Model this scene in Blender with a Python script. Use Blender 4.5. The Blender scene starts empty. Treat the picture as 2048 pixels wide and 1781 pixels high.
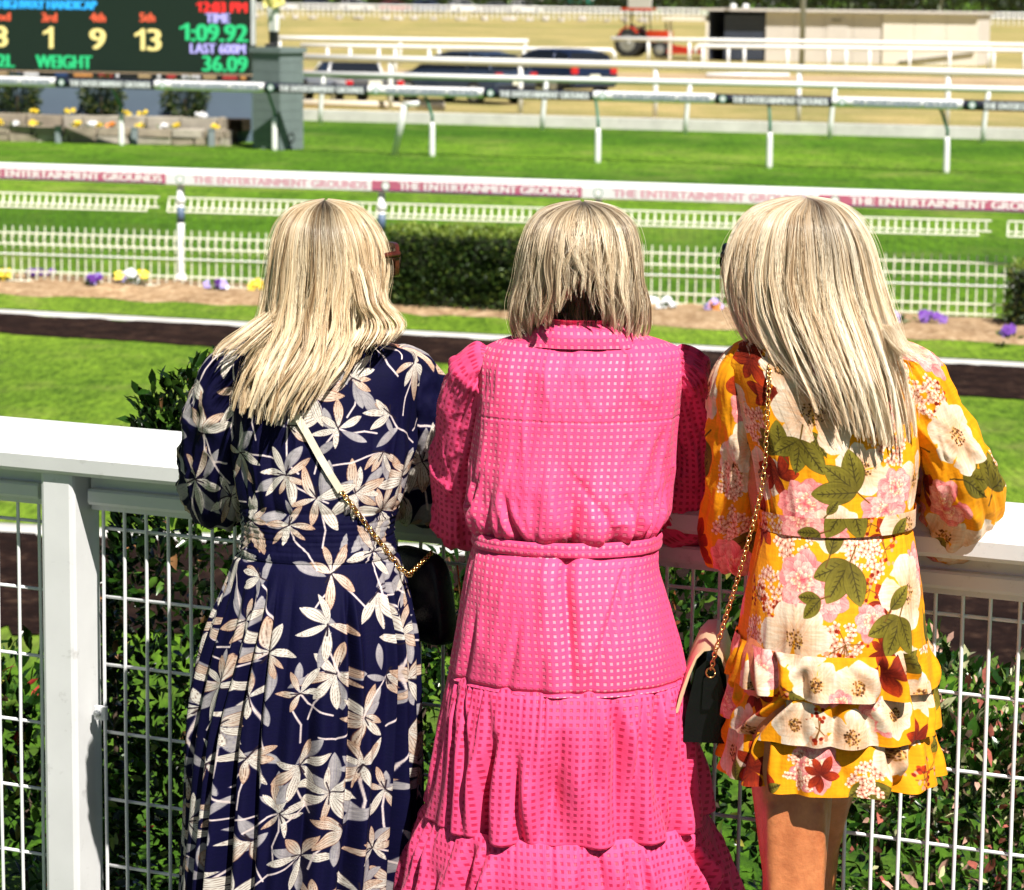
import bpy, bmesh, math, random
import numpy as np
from mathutils import Vector, Matrix

R = math.radians
random.seed(7)
rng = np.random.default_rng(7)
scene = bpy.context.scene
COL = scene.collection

# ------------------------------------------------------------------ camera, sky, sun, exposure
F = 5689.0                      # focal length in photograph pixels (100 mm on 36 mm)
CAMZ = 1.98
PITCH = R(9.12)
ROLL = 0.0122
_f0 = np.array([0, math.cos(PITCH), -math.sin(PITCH)])
_u0 = np.array([0, math.sin(PITCH), math.cos(PITCH)])
_r0 = np.array([1.0, 0, 0])
FW = _f0
UP = _u0 * math.cos(ROLL) - _r0 * math.sin(ROLL)
RT = _r0 * math.cos(ROLL) + _u0 * math.sin(ROLL)
CAM = np.array([0, 0, CAMZ])

cam_d = bpy.data.cameras.new('camera')
cam = bpy.data.objects.new('camera', cam_d)
COL.objects.link(cam)
cam.matrix_world = Matrix(((RT[0], UP[0], -FW[0], CAM[0]), (RT[1], UP[1], -FW[1], CAM[1]),
                           (RT[2], UP[2], -FW[2], CAM[2]), (0, 0, 0, 1)))
cam_d.lens = 100.0
cam_d.sensor_width = 36.0
cam_d.clip_end = 6000
cam_d.dof.use_dof = True
cam_d.dof.focus_distance = 4.65
cam_d.dof.aperture_fstop = 12.0
scene.camera = cam

SUN_AZ, SUN_EL = R(28), R(55)   # sun stands behind the viewer's right shoulder
SUNV = np.array([math.sin(SUN_AZ) * math.cos(SUN_EL), -math.cos(SUN_AZ) * math.cos(SUN_EL), math.sin(SUN_EL)])
world = bpy.data.worlds.new('World')
scene.world = world
world.use_nodes = True
_nt = world.node_tree
_bg = _nt.nodes['Background']
_sky = _nt.nodes.new('ShaderNodeTexSky')
_sky.sky_type = 'NISHITA'
_sky.sun_disc = False
_sky.sun_elevation = SUN_EL
_sky.sun_rotation = math.pi - SUN_AZ
_sky.air_density = 0.25
_sky.dust_density = 0.4
_nt.links.new(_sky.outputs[0], _bg.inputs[0])
_bg.inputs[1].default_value = 0.05
sun_d = bpy.data.lights.new('sun', 'SUN')
sun_d.energy = 5.0
sun_d.angle = R(0.5)
sun_d.color = (1.0, 0.955, 0.88)
sun = bpy.data.objects.new('sun', sun_d)
COL.objects.link(sun)
sun.rotation_euler = Vector(SUNV).to_track_quat('Z', 'Y').to_euler()
sun.location = (8, -10, 12)
scene.view_settings.view_transform = 'Standard'
scene.view_settings.look = 'None'
scene.view_settings.gamma = 1.0
scene.view_settings.exposure = 0.78
scene.render.engine = 'CYCLES'
scene.cycles.use_denoising = True
scene.cycles.max_bounces = 8
scene.cycles.diffuse_bounces = 3
scene.cycles.transparent_max_bounces = 12
scene.cycles.sample_clamp_indirect = 6.0

# ------------------------------------------------------------------ pixel <-> place
def ray(px, py):
    d = FW + RT * ((px - 1024.0) / F) - UP * ((py - 890.5) / F)
    return d
def at(px, py, Y):
    d = ray(px, py)
    return CAM + d * (Y / d[1])
def gz(px, py, z):
    d = ray(px, py)
    return CAM + d * ((z - CAMZ) / d[2])
def proj(p):
    q = np.asarray(p, float) - CAM
    w = q @ FW
    return np.stack([q @ RT / w * F + 1024.0, 890.5 - q @ UP / w * F], -1)
class Plane:
    """vertical plane through ground points p0 -> p1; x runs along it, z is up, n faces the viewer"""
    def __init__(self, p0, p1):
        self.o = np.array([p0[0], p0[1], 0.0])
        d = np.array([p1[0] - p0[0], p1[1] - p0[1], 0.0])
        self.len = np.linalg.norm(d)
        self.d = d / self.len
        self.n = np.array([self.d[1], -self.d[0], 0.0])
        if self.n[1] > 0: self.n = -self.n
    def hit(self, px, py, off=0.0):
        d = ray(px, py)
        o = self.o + self.n * off
        return CAM + d * (((o - CAM) @ self.n) / (d @ self.n))
    def s(self, px, py=600):
        return float((self.hit(px, py) - self.o) @ self.d)
    def at(self, s, z, off=0.0):
        p = self.o + self.d * s + self.n * off
        return np.array([p[0], p[1], z])

# ------------------------------------------------------------------ materials
def new_mat(name):
    m = bpy.data.materials.new(name)
    m.use_nodes = True
    nt = m.node_tree
    b = nt.nodes['Principled BSDF']
    return m, nt, b
def nd(nt, typ, **kw):
    n = nt.nodes.new(typ)
    for k, v in kw.items():
        if k in n.inputs if isinstance(k, str) else False:
            n.inputs[k].default_value = v
        else:
            setattr(n, k, v)
    return n
def ramp(nt, fac, stops):
    r = nt.nodes.new('ShaderNodeValToRGB')
    e = r.color_ramp.elements
    while len(e) < len(stops): e.new(0.5)
    for i, (p, c) in enumerate(stops):
        e[i].position = p
        e[i].color = (c[0], c[1], c[2], 1)
    if fac is not None: nt.links.new(fac, r.inputs[0])
    return r.outputs[0]
def noise(nt, scale, detail=4, rough=0.55, coord='Object', stretch=None, dist=0.0):
    tc = nt.nodes.new('ShaderNodeTexCoord')
    src = tc.outputs[coord]
    if stretch:
        mp = nt.nodes.new('ShaderNodeMapping')
        mp.inputs['Scale'].default_value = stretch
        nt.links.new(src, mp.inputs[0]); src = mp.outputs[0]
    n = nt.nodes.new('ShaderNodeTexNoise')
    n.inputs['Scale'].default_value = scale
    n.inputs['Detail'].default_value = detail
    n.inputs['Roughness'].default_value = rough
    n.inputs['Distortion'].default_value = dist
    nt.links.new(src, n.inputs[0])
    return n.outputs[0]
def bump(nt, b, h, strength=0.3, dist=0.01):
    n = nt.nodes.new('ShaderNodeBump')
    n.inputs['Strength'].default_value = strength
    n.inputs['Distance'].default_value = dist
    nt.links.new(h, n.inputs['Height'])
    nt.links.new(n.outputs[0], b.inputs['Normal'])
def mixc(nt, fac, a, b, mode='MIX'):
    m = nt.nodes.new('ShaderNodeMix')
    m.data_type = 'RGBA'; m.blend_type = mode
    for sock, v in ((m.inputs[0], fac), (m.inputs[6], a), (m.inputs[7], b)):
        if hasattr(v, 'is_linked'): nt.links.new(v, sock)
        elif isinstance(v, (int, float)): sock.default_value = v
        else: sock.default_value = (v[0], v[1], v[2], 1)
    return m.outputs[2]
def math_(nt, op, a, b=None, c=None):
    m = nt.nodes.new('ShaderNodeMath'); m.operation = op
    for i, v in enumerate((a, b, c)):
        if v is None: continue
        if hasattr(v, 'is_linked'): nt.links.new(v, m.inputs[i])
        else: m.inputs[i].default_value = v
    return m.outputs[0]
_cache = {}
def mat(name, col, rough=0.5, var=0.12, scale=6.0, metal=0.0, spec=0.5, bmp=0.0, bscale=40.0, dirt=0.0, emit=None, coat=0.0):
    if name in _cache: return _cache[name]
    m, nt, b = new_mat(name)
    c = np.array(col, float)
    n = noise(nt, scale, 5)
    out = ramp(nt, n, [(0.25, c * (1 - var)), (0.75, np.minimum(c * (1 + var), 0.95))])
    if dirt:
        n2 = noise(nt, scale * 3.1, 8, 0.7)
        msk = ramp(nt, n2, [(0.60, (0, 0, 0)), (0.72, (dirt, dirt, dirt))])
        out = mixc(nt, msk, out, (0.10, 0.085, 0.06))
    nt.links.new(out, b.inputs['Base Color'])
    b.inputs['Roughness'].default_value = rough
    b.inputs['Metallic'].default_value = metal
    b.inputs['Specular IOR Level'].default_value = spec
    b.inputs['Coat Weight'].default_value = coat
    if emit is not None:
        b.inputs['Emission Color'].default_value = (*emit[:3], 1)
        b.inputs['Emission Strength'].default_value = emit[3]
    if bmp: bump(nt, b, noise(nt, bscale, 4), bmp, 0.004)
    _cache[name] = m
    return m

# ------------------------------------------------------------------ mesh building
class MB:
    def __init__(self):
        self.v = []; self.f = []
    def add(self, vs, fs):
        o = len(self.v)
        self.v.extend([tuple(map(float, p)) for p in vs])
        self.f.extend([tuple(i + o for i in f) for f in fs])
        return self
    def box(self, c, size, ax=None, bev=0.0):
        """box with axes ax (3 unit vectors); bev chamfers the edges along the third axis"""
        c = np.array(c, float)
        A = np.eye(3) if ax is None else np.array(ax, float)
        hx, hy, hz = [s / 2 for s in size]
        if bev <= 0:
            pts = [(-hx, -hy), (hx, -hy), (hx, hy), (-hx, hy)]
        else:
            b = min(bev, hx * .9, hy * .9); q = b * 0.3
            pts = [(-hx + b, -hy), (hx - b, -hy), (hx - q, -hy + q), (hx, -hy + b), (hx, hy - b), (hx - q, hy - q), (hx - b, hy),
                   (-hx + b, hy), (-hx + q, hy - q), (-hx, hy - b), (-hx, -hy + b), (-hx + q, -hy + q)]
        n = len(pts)
        vs = [c + A[0] * x + A[1] * y - A[2] * hz for x, y in pts] + [c + A[0] * x + A[1] * y + A[2] * hz for x, y in pts]
        fs = [tuple(range(n - 1, -1, -1)), tuple(range(n, 2 * n))] + [(i, (i + 1) % n, n + (i + 1) % n, n + i) for i in range(n)]
        return self.add(vs, fs)
    def tube(self, pts, r, n=10, cap=True):
        pts = [np.array(p, float) for p in pts]
        rs = [r] * len(pts) if np.isscalar(r) else list(r)
        prev = None; rings = []
        for i, p in enumerate(pts):
            t = pts[min(i + 1, len(pts) - 1)] - pts[max(i - 1, 0)]
            t = t / (np.linalg.norm(t) + 1e-12)
            if prev is None:
                a = np.array([0, 0, 1.0]) if abs(t[2]) < .9 else np.array([1.0, 0, 0])
                x = np.cross(a, t)
            else:
                x = prev - t * (prev @ t)
            x /= np.linalg.norm(x) + 1e-12
            prev = x
            y = np.cross(t, x)
            rings.append([p + (x * math.cos(2 * math.pi * k / n) + y * math.sin(2 * math.pi * k / n)) * rs[i] for k in range(n)])
        vs = [q for rg in rings for q in rg]
        fs = [(i * n + k, i * n + (k + 1) % n, (i + 1) * n + (k + 1) % n, (i + 1) * n + k) for i in range(len(pts) - 1) for k in range(n)]
        if cap:
            fs.append(tuple(range(n - 1, -1, -1)))
            fs.append(tuple((len(pts) - 1) * n + k for k in range(n)))
        return self.add(vs, fs)
    def extrude(self, prof, a, b, ax_t, ax_z=(0, 0, 1), closed=True):
        """profile points (t, z) swept from a to b"""
        a = np.array(a, float); b = np.array(b, float); T = np.array(ax_t, float); Z = np.array(ax_z, float)
        n = len(prof)
        vs = [a + T * t + Z * z for t, z in prof] + [b + T * t + Z * z for t, z in prof]
        fs = [(i, (i + 1) % n, n + (i + 1) % n, n + i) for i in range(n)]
        fs += [tuple(range(n - 1, -1, -1)), tuple(range(n, 2 * n))]
        return self.add(vs, fs)
    def lathe(self, o, axis, prof, n=16):
        """prof: (along, radius)"""
        o = np.array(o, float); ax = np.array(axis, float); ax /= np.linalg.norm(ax)
        a = np.array([0, 0, 1.0]) if abs(ax[2]) < .9 else np.array([1.0, 0, 0])
        x = np.cross(a, ax); x /= np.linalg.norm(x); y = np.cross(ax, x)
        vs = [o + ax * s + (x * math.cos(2 * math.pi * k / n) + y * math.sin(2 * math.pi * k / n)) * r for s, r in prof for k in range(n)]
        m = len(prof)
        fs = [(i * n + k, i * n + (k + 1) % n, (i + 1) * n + (k + 1) % n, (i + 1) * n + k) for i in range(m - 1) for k in range(n)]
        fs += [tuple(range(n - 1, -1, -1)), tuple((m - 1) * n + k for k in range(n))]
        return self.add(vs, fs)
    def ell(self, c, r, ax=None, n=14, m=8):
        c = np.array(c, float); A = np.eye(3) if ax is None else np.array(ax, float)
        vs = [c - A[2] * r[2]]
        for j in range(1, m):
            th = math.pi * j / m - math.pi / 2
            for k in range(n):
                ph = 2 * math.pi * k / n
                vs.append(c + A[0] * r[0] * math.cos(th) * math.cos(ph) + A[1] * r[1] * math.cos(th) * math.sin(ph) + A[2] * r[2] * math.sin(th))
        vs.append(c + A[2] * r[2])
        fs = [(0, 1 + (k + 1) % n, 1 + k) for k in range(n)]
        for j in range(m - 2):
            for k in range(n):
                a = 1 + j * n + k; b = 1 + j * n + (k + 1) % n
                fs.append((a, b, b + n, a + n))
        L = len(vs) - 1
        fs += [(1 + (m - 2) * n + k, 1 + (m - 2) * n + (k + 1) % n, L) for k in range(n)]
        return self.add(vs, fs)
    def build(self, name, material, parent=None, smooth=False, angle=None):
        me = bpy.data.meshes.new(name)
        me.from_pydata(self.v, [], self.f)
        return link(name, me, material, parent, smooth, angle)
def link(name, me, material, parent=None, smooth=False, angle=None):
    if material is not None: me.materials.append(material)
    if smooth: me.shade_smooth()
    if angle:
        me.shade_smooth()
        try: me.set_sharp_from_angle(angle=R(angle))
        except Exception: pass
    o = bpy.data.objects.new(name, me)
    COL.objects.link(o)
    if parent is not None: adopt(o, parent)
    return o
def adopt(o, parent):
    o.parent = parent
    M = Matrix.Translation(parent.location) if parent.type == 'EMPTY' else Matrix.Identity(4)
    o.matrix_parent_inverse = M.inverted()
def tag(o, label=None, cat=None, group=None, kind=None):
    if label: o['label'] = label
    if cat: o['category'] = cat
    if group: o['group'] = group
    if kind: o['kind'] = kind
    return o
def thing(name, loc, label, cat, group=None):
    o = bpy.data.objects.new(name, None)
    o.empty_display_size = 0.1
    COL.objects.link(o)
    o.location = tuple(map(float, loc))
    return tag(o, label, cat, group)
def grid_mesh(name, P, material, parent=None, uv=None, smooth=True, closed_u=False, col=None):
    """P: (nv, nu, 3) -> one mesh"""
    nv, nu = P.shape[:2]
    me = bpy.data.meshes.new(name)
    V = P.reshape(-1, 3).astype(np.float32)
    i = np.arange(nv - 1)[:, None] * nu + np.arange(nu - 1)[None, :]
    q = np.stack([i, i + 1, i + 1 + nu, i + nu], -1).reshape(-1, 4)
    if closed_u:
        a = np.arange(nv - 1) * nu
        q = np.concatenate([q, np.stack([a + nu - 1, a, a + nu, a + 2 * nu - 1], -1)])
    fast_mesh(me, V, q)
    if uv is not None:
        l = me.uv_layers.new(name='UVMap')
        l.data.foreach_set('uv', uv.reshape(-1, 2)[q.reshape(-1)].astype(np.float32).ravel())
    if col is not None:
        ca = me.color_attributes.new('col', 'FLOAT_COLOR', 'POINT')
        ca.data.foreach_set('color', col.astype(np.float32).ravel())
    return link(name, me, material, parent, smooth)
def fast_mesh(me, V, q):
    nf, k = q.shape
    me.vertices.add(len(V)); me.vertices.foreach_set('co', np.asarray(V, np.float32).ravel())
    me.loops.add(nf * k); me.loops.foreach_set('vertex_index', q.astype(np.int32).ravel())
    me.polygons.add(nf)
    me.polygons.foreach_set('loop_start', (np.arange(nf) * k).astype(np.int32))
    me.update(calc_edges=True)
    me.validate()

# smooth repeatable value noise on numpy arrays
def vnoise(x, y, seed=0, perx=0):
    x = np.asarray(x, float); y = np.asarray(y, float)
    xi = np.floor(x).astype(int); yi = np.floor(y).astype(int)
    fx = x - xi; fy = y - yi
    fx = fx * fx * (3 - 2 * fx); fy = fy * fy * (3 - 2 * fy)
    def h(a, b):
        if perx: a = np.mod(a, perx)
        n = (a * 374761393 + b * 668265263 + seed * 2147483647 + 1013904223) & 0xffffffff
        n = ((n ^ (n >> 13)) * 1274126177) & 0xffffffff
        n = n ^ (n >> 16)
        return n / 4294967295.0
    return (h(xi, yi) * (1 - fx) + h(xi + 1, yi) * fx) * (1 - fy) + (h(xi, yi + 1) * (1 - fx) + h(xi + 1, yi + 1) * fx) * fy
def smooth01(x): 
    x = np.clip(x, 0, 1); return x * x * (3 - 2 * x)
def crv(xs, ys, q):
    """monotone cubic through control points"""
    xs = np.asarray(xs, float); ys = np.asarray(ys, float); q = np.clip(np.asarray(q, float), xs[0], xs[-1])
    h = np.diff(xs); d = np.diff(ys) / h
    m = np.zeros(len(xs)); m[0] = d[0]; m[-1] = d[-1]
    for i in range(1, len(xs) - 1):
        m[i] = 0 if d[i - 1] * d[i] <= 0 else 2 / (1 / d[i - 1] + 1 / d[i])
    i = np.clip(np.searchsorted(xs, q, side='right') - 1, 0, len(h) - 1)
    t = (q - xs[i]) / h[i]
    return (ys[i] * (2 * t**3 - 3 * t**2 + 1) + h[i] * m[i] * (t**3 - 2 * t**2 + t) + ys[i + 1] * (-2 * t**3 + 3 * t**2) + h[i] * m[i + 1] * (t**3 - t**2))

# flat lettering that fills a box in the plane of a board or rail
def text_mesh(s):
    cu = bpy.data.curves.new('t', 'FONT'); cu.body = s; cu.resolution_u = 3
    ob = bpy.data.objects.new('t', cu); COL.objects.link(ob)
    dg = bpy.context.evaluated_depsgraph_get()
    me = bpy.data.meshes.new_from_object(ob.evaluated_get(dg))
    bpy.data.objects.remove(ob); bpy.data.curves.remove(cu)
    n = len(me.vertices); co = np.zeros(n * 3, np.float32); me.vertices.foreach_get('co', co)
    return me, co.reshape(-1, 3)
def lettering(name, s, o, ex, ez, w, h, material, parent, nrm, bold=0.0):
    """words in a box of width w and height h whose lower left corner is o"""
    me, co = text_mesh(s)
    lo, hi = co.min(0), co.max(0)
    a = (co[:, 0] - lo[0]) / (hi[0] - lo[0]) * w
    b = (co[:, 1] - lo[1]) / (hi[1] - lo[1]) * h
    ex, ez, nrm = np.array(ex), np.array(ez), np.array(nrm)
    P = np.array(o)[None] + a[:, None] * ex + b[:, None] * ez
    if bold:
        Q = [P + ex * (bold * k) + nrm * (0.0004 * i) for i, k in enumerate((-1, 0, 1))]
    else:
        Q = [P]
    fs = [tuple(p.vertices) for p in me.polygons]
    mb = MB()
    for q in Q: mb.add(q, fs)
    bpy.data.meshes.remove(me)
    return mb.build(name, material, parent)
# ------------------------------------------------------------------ surfaces of the place
GZ, FZ = -0.8, -1.25                                    # level of the race track, lower than the spectators' terrace
def grass_mat(name, dark, light, dry, dryness=0.5, band=None, fine=1.0):
    m, nt, b = new_mat(name)
    n1 = noise(nt, 0.35 * fine, 4, 0.6)
    n2 = noise(nt, 3.2 * fine, 10, 0.78, stretch=(1.0, .55, 1))
    n4 = noise(nt, 26.0 * fine, 6, 0.85, stretch=(1.0, .2, 1))
    n3 = noise(nt, 1.1 * fine, 7, 0.7)
    mid = np.array(dark) * .45 + np.array(light) * .55
    c = ramp(nt, n2, [(0.34, dark), (0.50, mid), (0.64, light)])
    c2 = ramp(nt, n4, [(0.40, np.array(dark) * .6), (0.60, np.minimum(np.array(light) * 1.15, .9))])
    c = mixc(nt, 0.6, c, c2)
    d = ramp(nt, n3, [(dryness, (0, 0, 0)), (dryness + 0.22, (0.62, 0.62, 0.62))])
    c = mixc(nt, d, c, dry)
    t = ramp(nt, n1, [(0.35, (0.72, 0.78, 0.7)), (0.65, (1.15, 1.10, 1.05))])
    c = mixc(nt, 1.0, c, t, 'MULTIPLY')
    if band:                                   # mowing stripes along the track
        tc = nt.nodes.new('ShaderNodeTexCoord')
        mp = nt.nodes.new('ShaderNodeMapping'); mp.inputs['Rotation'].default_value = (0, 0, band[0])
        nt.links.new(tc.outputs['Object'], mp.inputs[0])
        sx = nt.nodes.new('ShaderNodeSeparateXYZ'); nt.links.new(mp.outputs[0], sx.inputs[0])
        nz = noise(nt, 0.3, 3)
        ph = math_(nt, 'ADD', math_(nt, 'MULTIPLY', sx.outputs[1], band[1]), math_(nt, 'MULTIPLY', nz, 2.4))
        s = math_(nt, 'SINE', ph)
        f = math_(nt, 'MULTIPLY_ADD', s, 0.5, 0.5)
        c = mixc(nt, f, mixc(nt, 1.0, c, (0.52, 0.66, 0.5), 'MULTIPLY'), c)
    nt.links.new(c, b.inputs['Base Color'])
    b.inputs['Roughness'].default_value = 0.8
    b.inputs['Specular IOR Level'].default_value = 0.15
    bump(nt, b, n2, 1.0, 0.06)
    return m
M_GRASS = grass_mat('turf', (0.022, 0.080, 0.005), (0.185, 0.35, 0.022), (0.34, 0.36, 0.10), 0.50, (R(19), 0.55), fine=.6)
M_LAWN = grass_mat('lawn_turf', (0.034, 0.105, 0.006), (0.25, 0.41, 0.033), (0.40, 0.40, 0.12), 0.52)
M_DRY = grass_mat('dry_turf', (0.20, 0.20, 0.045), (0.42, 0.36, 0.15), (0.50, 0.37, 0.19), 0.40, fine=.5)
M_PAVE = mat('terrace_paving', (0.10, 0.095, 0.09), 0.85, 0.15, 3, bmp=0.3)
def mulch_mat(name, a, b_, c_, sc):
    m, nt, b = new_mat(name)
    n = noise(nt, sc, 8, 0.75); n2 = noise(nt, sc * .12, 4)
    c = ramp(nt, n, [(0.30, a), (0.52, b_), (0.72, c_)])
    t = ramp(nt, n2, [(0.3, (0.7, 0.7, 0.7)), (0.7, (1.15, 1.15, 1.15))])
    c = mixc(nt, 1.0, c, t, 'MULTIPLY')
    nt.links.new(c, b.inputs['Base Color']); b.inputs['Roughness'].default_value = 0.95
    b.inputs['Specular IOR Level'].default_value = 0.1
    bump(nt, b, n, 1.0, 0.03)
    return m
M_MULCH = mulch_mat('wood_mulch', (0.16, 0.085, 0.04), (0.46, 0.31, 0.18), (0.70, 0.55, 0.38), 11)
M_PATH = mulch_mat('dark_rubber_path', (0.005, 0.0025, 0.002), (0.018, 0.008, 0.006), (0.085, 0.048, 0.032), 7)
M_WHITE = mat('white_paint', (0.80, 0.80, 0.80), 0.32, 0.03, 2.0, bmp=0.0, dirt=0.0)
M_FENCEW = mat('white_fence_paint', (0.72, 0.72, 0.72), 0.36, 0.07, 7.0, dirt=0.30)
M_WIRE = mat('white_wire', (0.80, 0.80, 0.80), 0.35, 0.06, 30.0, dirt=0.06)
M_CREAMW = mat('cream_wire', (0.82, 0.81, 0.68), 0.45, 0.10, 4.0)
M_CONC = mat('pale_concrete', (0.62, 0.60, 0.57), 0.9, 0.16, 2.5, bmp=0.4, dirt=0.25)
M_KERB = mat('white_edging', (0.55, 0.54, 0.52), 0.85, 0.2, 2, dirt=0.4)
M_BLACK = mat('black_plastic', (0.012, 0.012, 0.013), 0.45, 0.2)
M_STEEL = mat('galvanised_steel', (0.45, 0.46, 0.47), 0.4, 0.15, 20, metal=0.8)

# ground: one sheet from behind the viewer to the horizon; the terrace falls to the track level
ys = [-60, 0, 5.35, 5.6, 7.5, 9.5, 11.2, 14, 20, 30, 45, 70, 120, 250, 600, 1500, 5000]
def ground_z(y): return float(GZ * smooth01((y - 5.5) / 5.7))
_k0, _k1 = gz(600, 241, GZ), gz(2048, 281, GZ)
_kd = (_k1 - _k0)[:2] / np.linalg.norm((_k1 - _k0)[:2]); _kn = np.array([-_kd[1], _kd[0]])      # along / behind the concrete kerb
_dc = float((np.zeros(2) - _k0[:2]) @ _kn)                                                      # where the viewer stands
Ds = sorted(set(np.round(list(np.arange(_dc - 6, _dc + 20, .6)) + [_dc - 80, _dc - 30, _dc - 15, _dc + 25, _dc + 30, -20, -8, 0, .05, .30, 3, 12, 40, 90, 200, 500, 1500, 5000], 3)))
Ls = sorted(set([-5000, -1500, -500, -200, -90] + list(np.arange(-60, 61, 2.5)) + [90, 200, 500, 1500, 5000]))
def gpt(D, L_):
    p = _k0[:2] + _kd * L_ + _kn * D
    z = ground_z(p[1]) if abs(p[0]) < 400 else (GZ if p[1] > 8 else 0)
    return [p[0], p[1], z + (FZ - GZ if D > .2 else 0)]
g = grid_mesh('ground', np.array([[gpt(D, L_) for L_ in Ls] for D in Ds]), M_GRASS); tag(g, kind='structure')

def strip(name, near, far, material, dz, z=GZ, ext=2.0, thick=0.0, rag=0.0):
    """sheet between two ground lines given by their pixels at the left and the right of the picture"""
    a0, a1 = gz(*near[0], z), gz(*near[1], z); b0, b1 = gz(*far[0], z), gz(*far[1], z)
    def E(p, q, k): return p + (q - p) * k
    n = 24 if not rag else 420
    ks = np.linspace(-ext, 1 + ext, n)
    rows = []
    for w in np.linspace(0, 1, 4):
        rows.append([E(a0, a1, k) * (1 - w) + E(b0, b1, k) * w for k in ks])
    P = np.array(rows)
    if rag:                                    # worn, uneven borders
        for r_, sd in ((0, 3), (-1, 9)):
            P[r_, :, 1] += rag * ((vnoise(ks * 40, ks * 0, sd) - .5) * 1.4 + (vnoise(ks * 160, ks * 0, sd + 1) - .5))
    P[:, :, 2] = z + dz
    if thick:
        Q = np.concatenate([P[:1].copy(), P, P[-1:].copy()]); Q[0, :, 2] = z - .05; Q[-1, :, 2] = z - .05
        P = Q
    o = grid_mesh(name, P, material, smooth=False)
    return tag(o, kind='structure')
terrace = strip('terrace_pavement', ((-4000, 9000), (6000, 9000)), ((-1200, 2110), (3200, 2490)), M_PAVE, 0.006, z=0.0, ext=.2)
strip('near_path', ((0, 1262), (2048, 1362)), ((0, 1068), (2048, 1172)), M_PATH, 0.010, rag=.18)
strip('near_path_kerb', ((0, 1067), (2048, 1171)), ((0, 1053), (2048, 1156)), M_KERB, 0.02, thick=1)
strip('lawn', ((0, 1049), (2048, 1151)), ((0, 668), (2048, 803)), M_LAWN, 0.004)
strip('second_path', ((0, 668), (2048, 803)), ((0, 629), (2048, 737)), M_PATH, 0.008, rag=.10)
strip('second_path_kerb', ((0, 628), (2048, 736)), ((0, 622), (2048, 729)), M_KERB, 0.016, thick=1)
strip('grass_verge', ((0, 618), (2048, 725)), ((0, 588), (2048, 688)), M_LAWN, 0.006)
# mulch bed with a softly mounded surface
a0, a1, b0, b1 = gz(0, 590, GZ), gz(2048, 690, GZ), gz(0, 556, GZ), gz(2048, 648, GZ)
rows = []
for w in np.linspace(0, 1, 9):
    r_ = []
    for k in np.linspace(-1, 2, 130):
        p = (a0 + (a1 - a0) * k) * (1 - w) + (b0 + (b1 - b0) * k) * w
        wob = (vnoise(k * 60, w * 3, 3) - .5) * .25 if w in (0.0,) else 0
        p = p + np.array([0, wob, 0])
        p[2] = GZ + .008 + .09 * math.sin(math.pi * w) ** .6 * (0.5 + .8 * float(vnoise(k * 50, w * 4, 5)))
        r_.append(p)
    rows.append(r_)
tag(grid_mesh('mulch_bed', np.array(rows), M_MULCH), kind='structure')
strip('dry_field', ((600, 232), (2048, 270)), ((0, 44), (2048, 62)), M_DRY, 0.010, z=FZ, ext=3)
strip('far_turf', ((0, 43), (2048, 61)), ((0, 14), (2048, 34)), M_DRY, 0.014, z=FZ, ext=4)
strip('dirt_track', ((600, 160), (2048, 182)), ((600, 138), (2048, 158)), mulch_mat('track_dirt', (.34, .24, .14), (.46, .34, .21), (.55, .43, .29), 3), 0.016, z=FZ, ext=2)

# ------------------------------------------------------------------ spectators' fence (near)
RAILZ = 1.15
fl, fr = gz(0, 834, RAILZ), gz(2048, 1009, RAILZ)
NF = Plane(fl, fr)
T = -NF.n                                     # away from the viewer
nf = thing('spectator_fence', NF.at(.13, 0), 'white metal fence with thick rounded handrail and wire mesh the three women lean on', 'fence')
S0, S1 = -2.6, 4.9
prof = [(-.080, -.086), (-.088, -.078), (-.090, -.052), (-.078, -.045), (-.066, -.030), (-.045, -.012), (-.020, -.002), (0, 0), (.020, -.002), (.045, -.012), (.066, -.030), (.078, -.045), (.090, -.052), (.088, -.078), (.080, -.086)]
MB().extrude(prof, NF.at(S0, RAILZ), NF.at(S1, RAILZ), T).build('handrail', M_FENCEW, nf, angle=14)
sp = NF.s(157, 1000)
posts = [sp - 2.4, sp, sp + 2.4, sp + 4.8]
for s in posts:
    if s > S1 or s < S0: continue
    MB().box(NF.at(s, .53, .028), (.074, .098, 1.066), (NF.d, T, (0, 0, 1)), bev=.009).build('post', M_FENCEW, nf, angle=15)
edges = [S0] + [p for p in posts if S0 < p < S1] + [S1]
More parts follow.
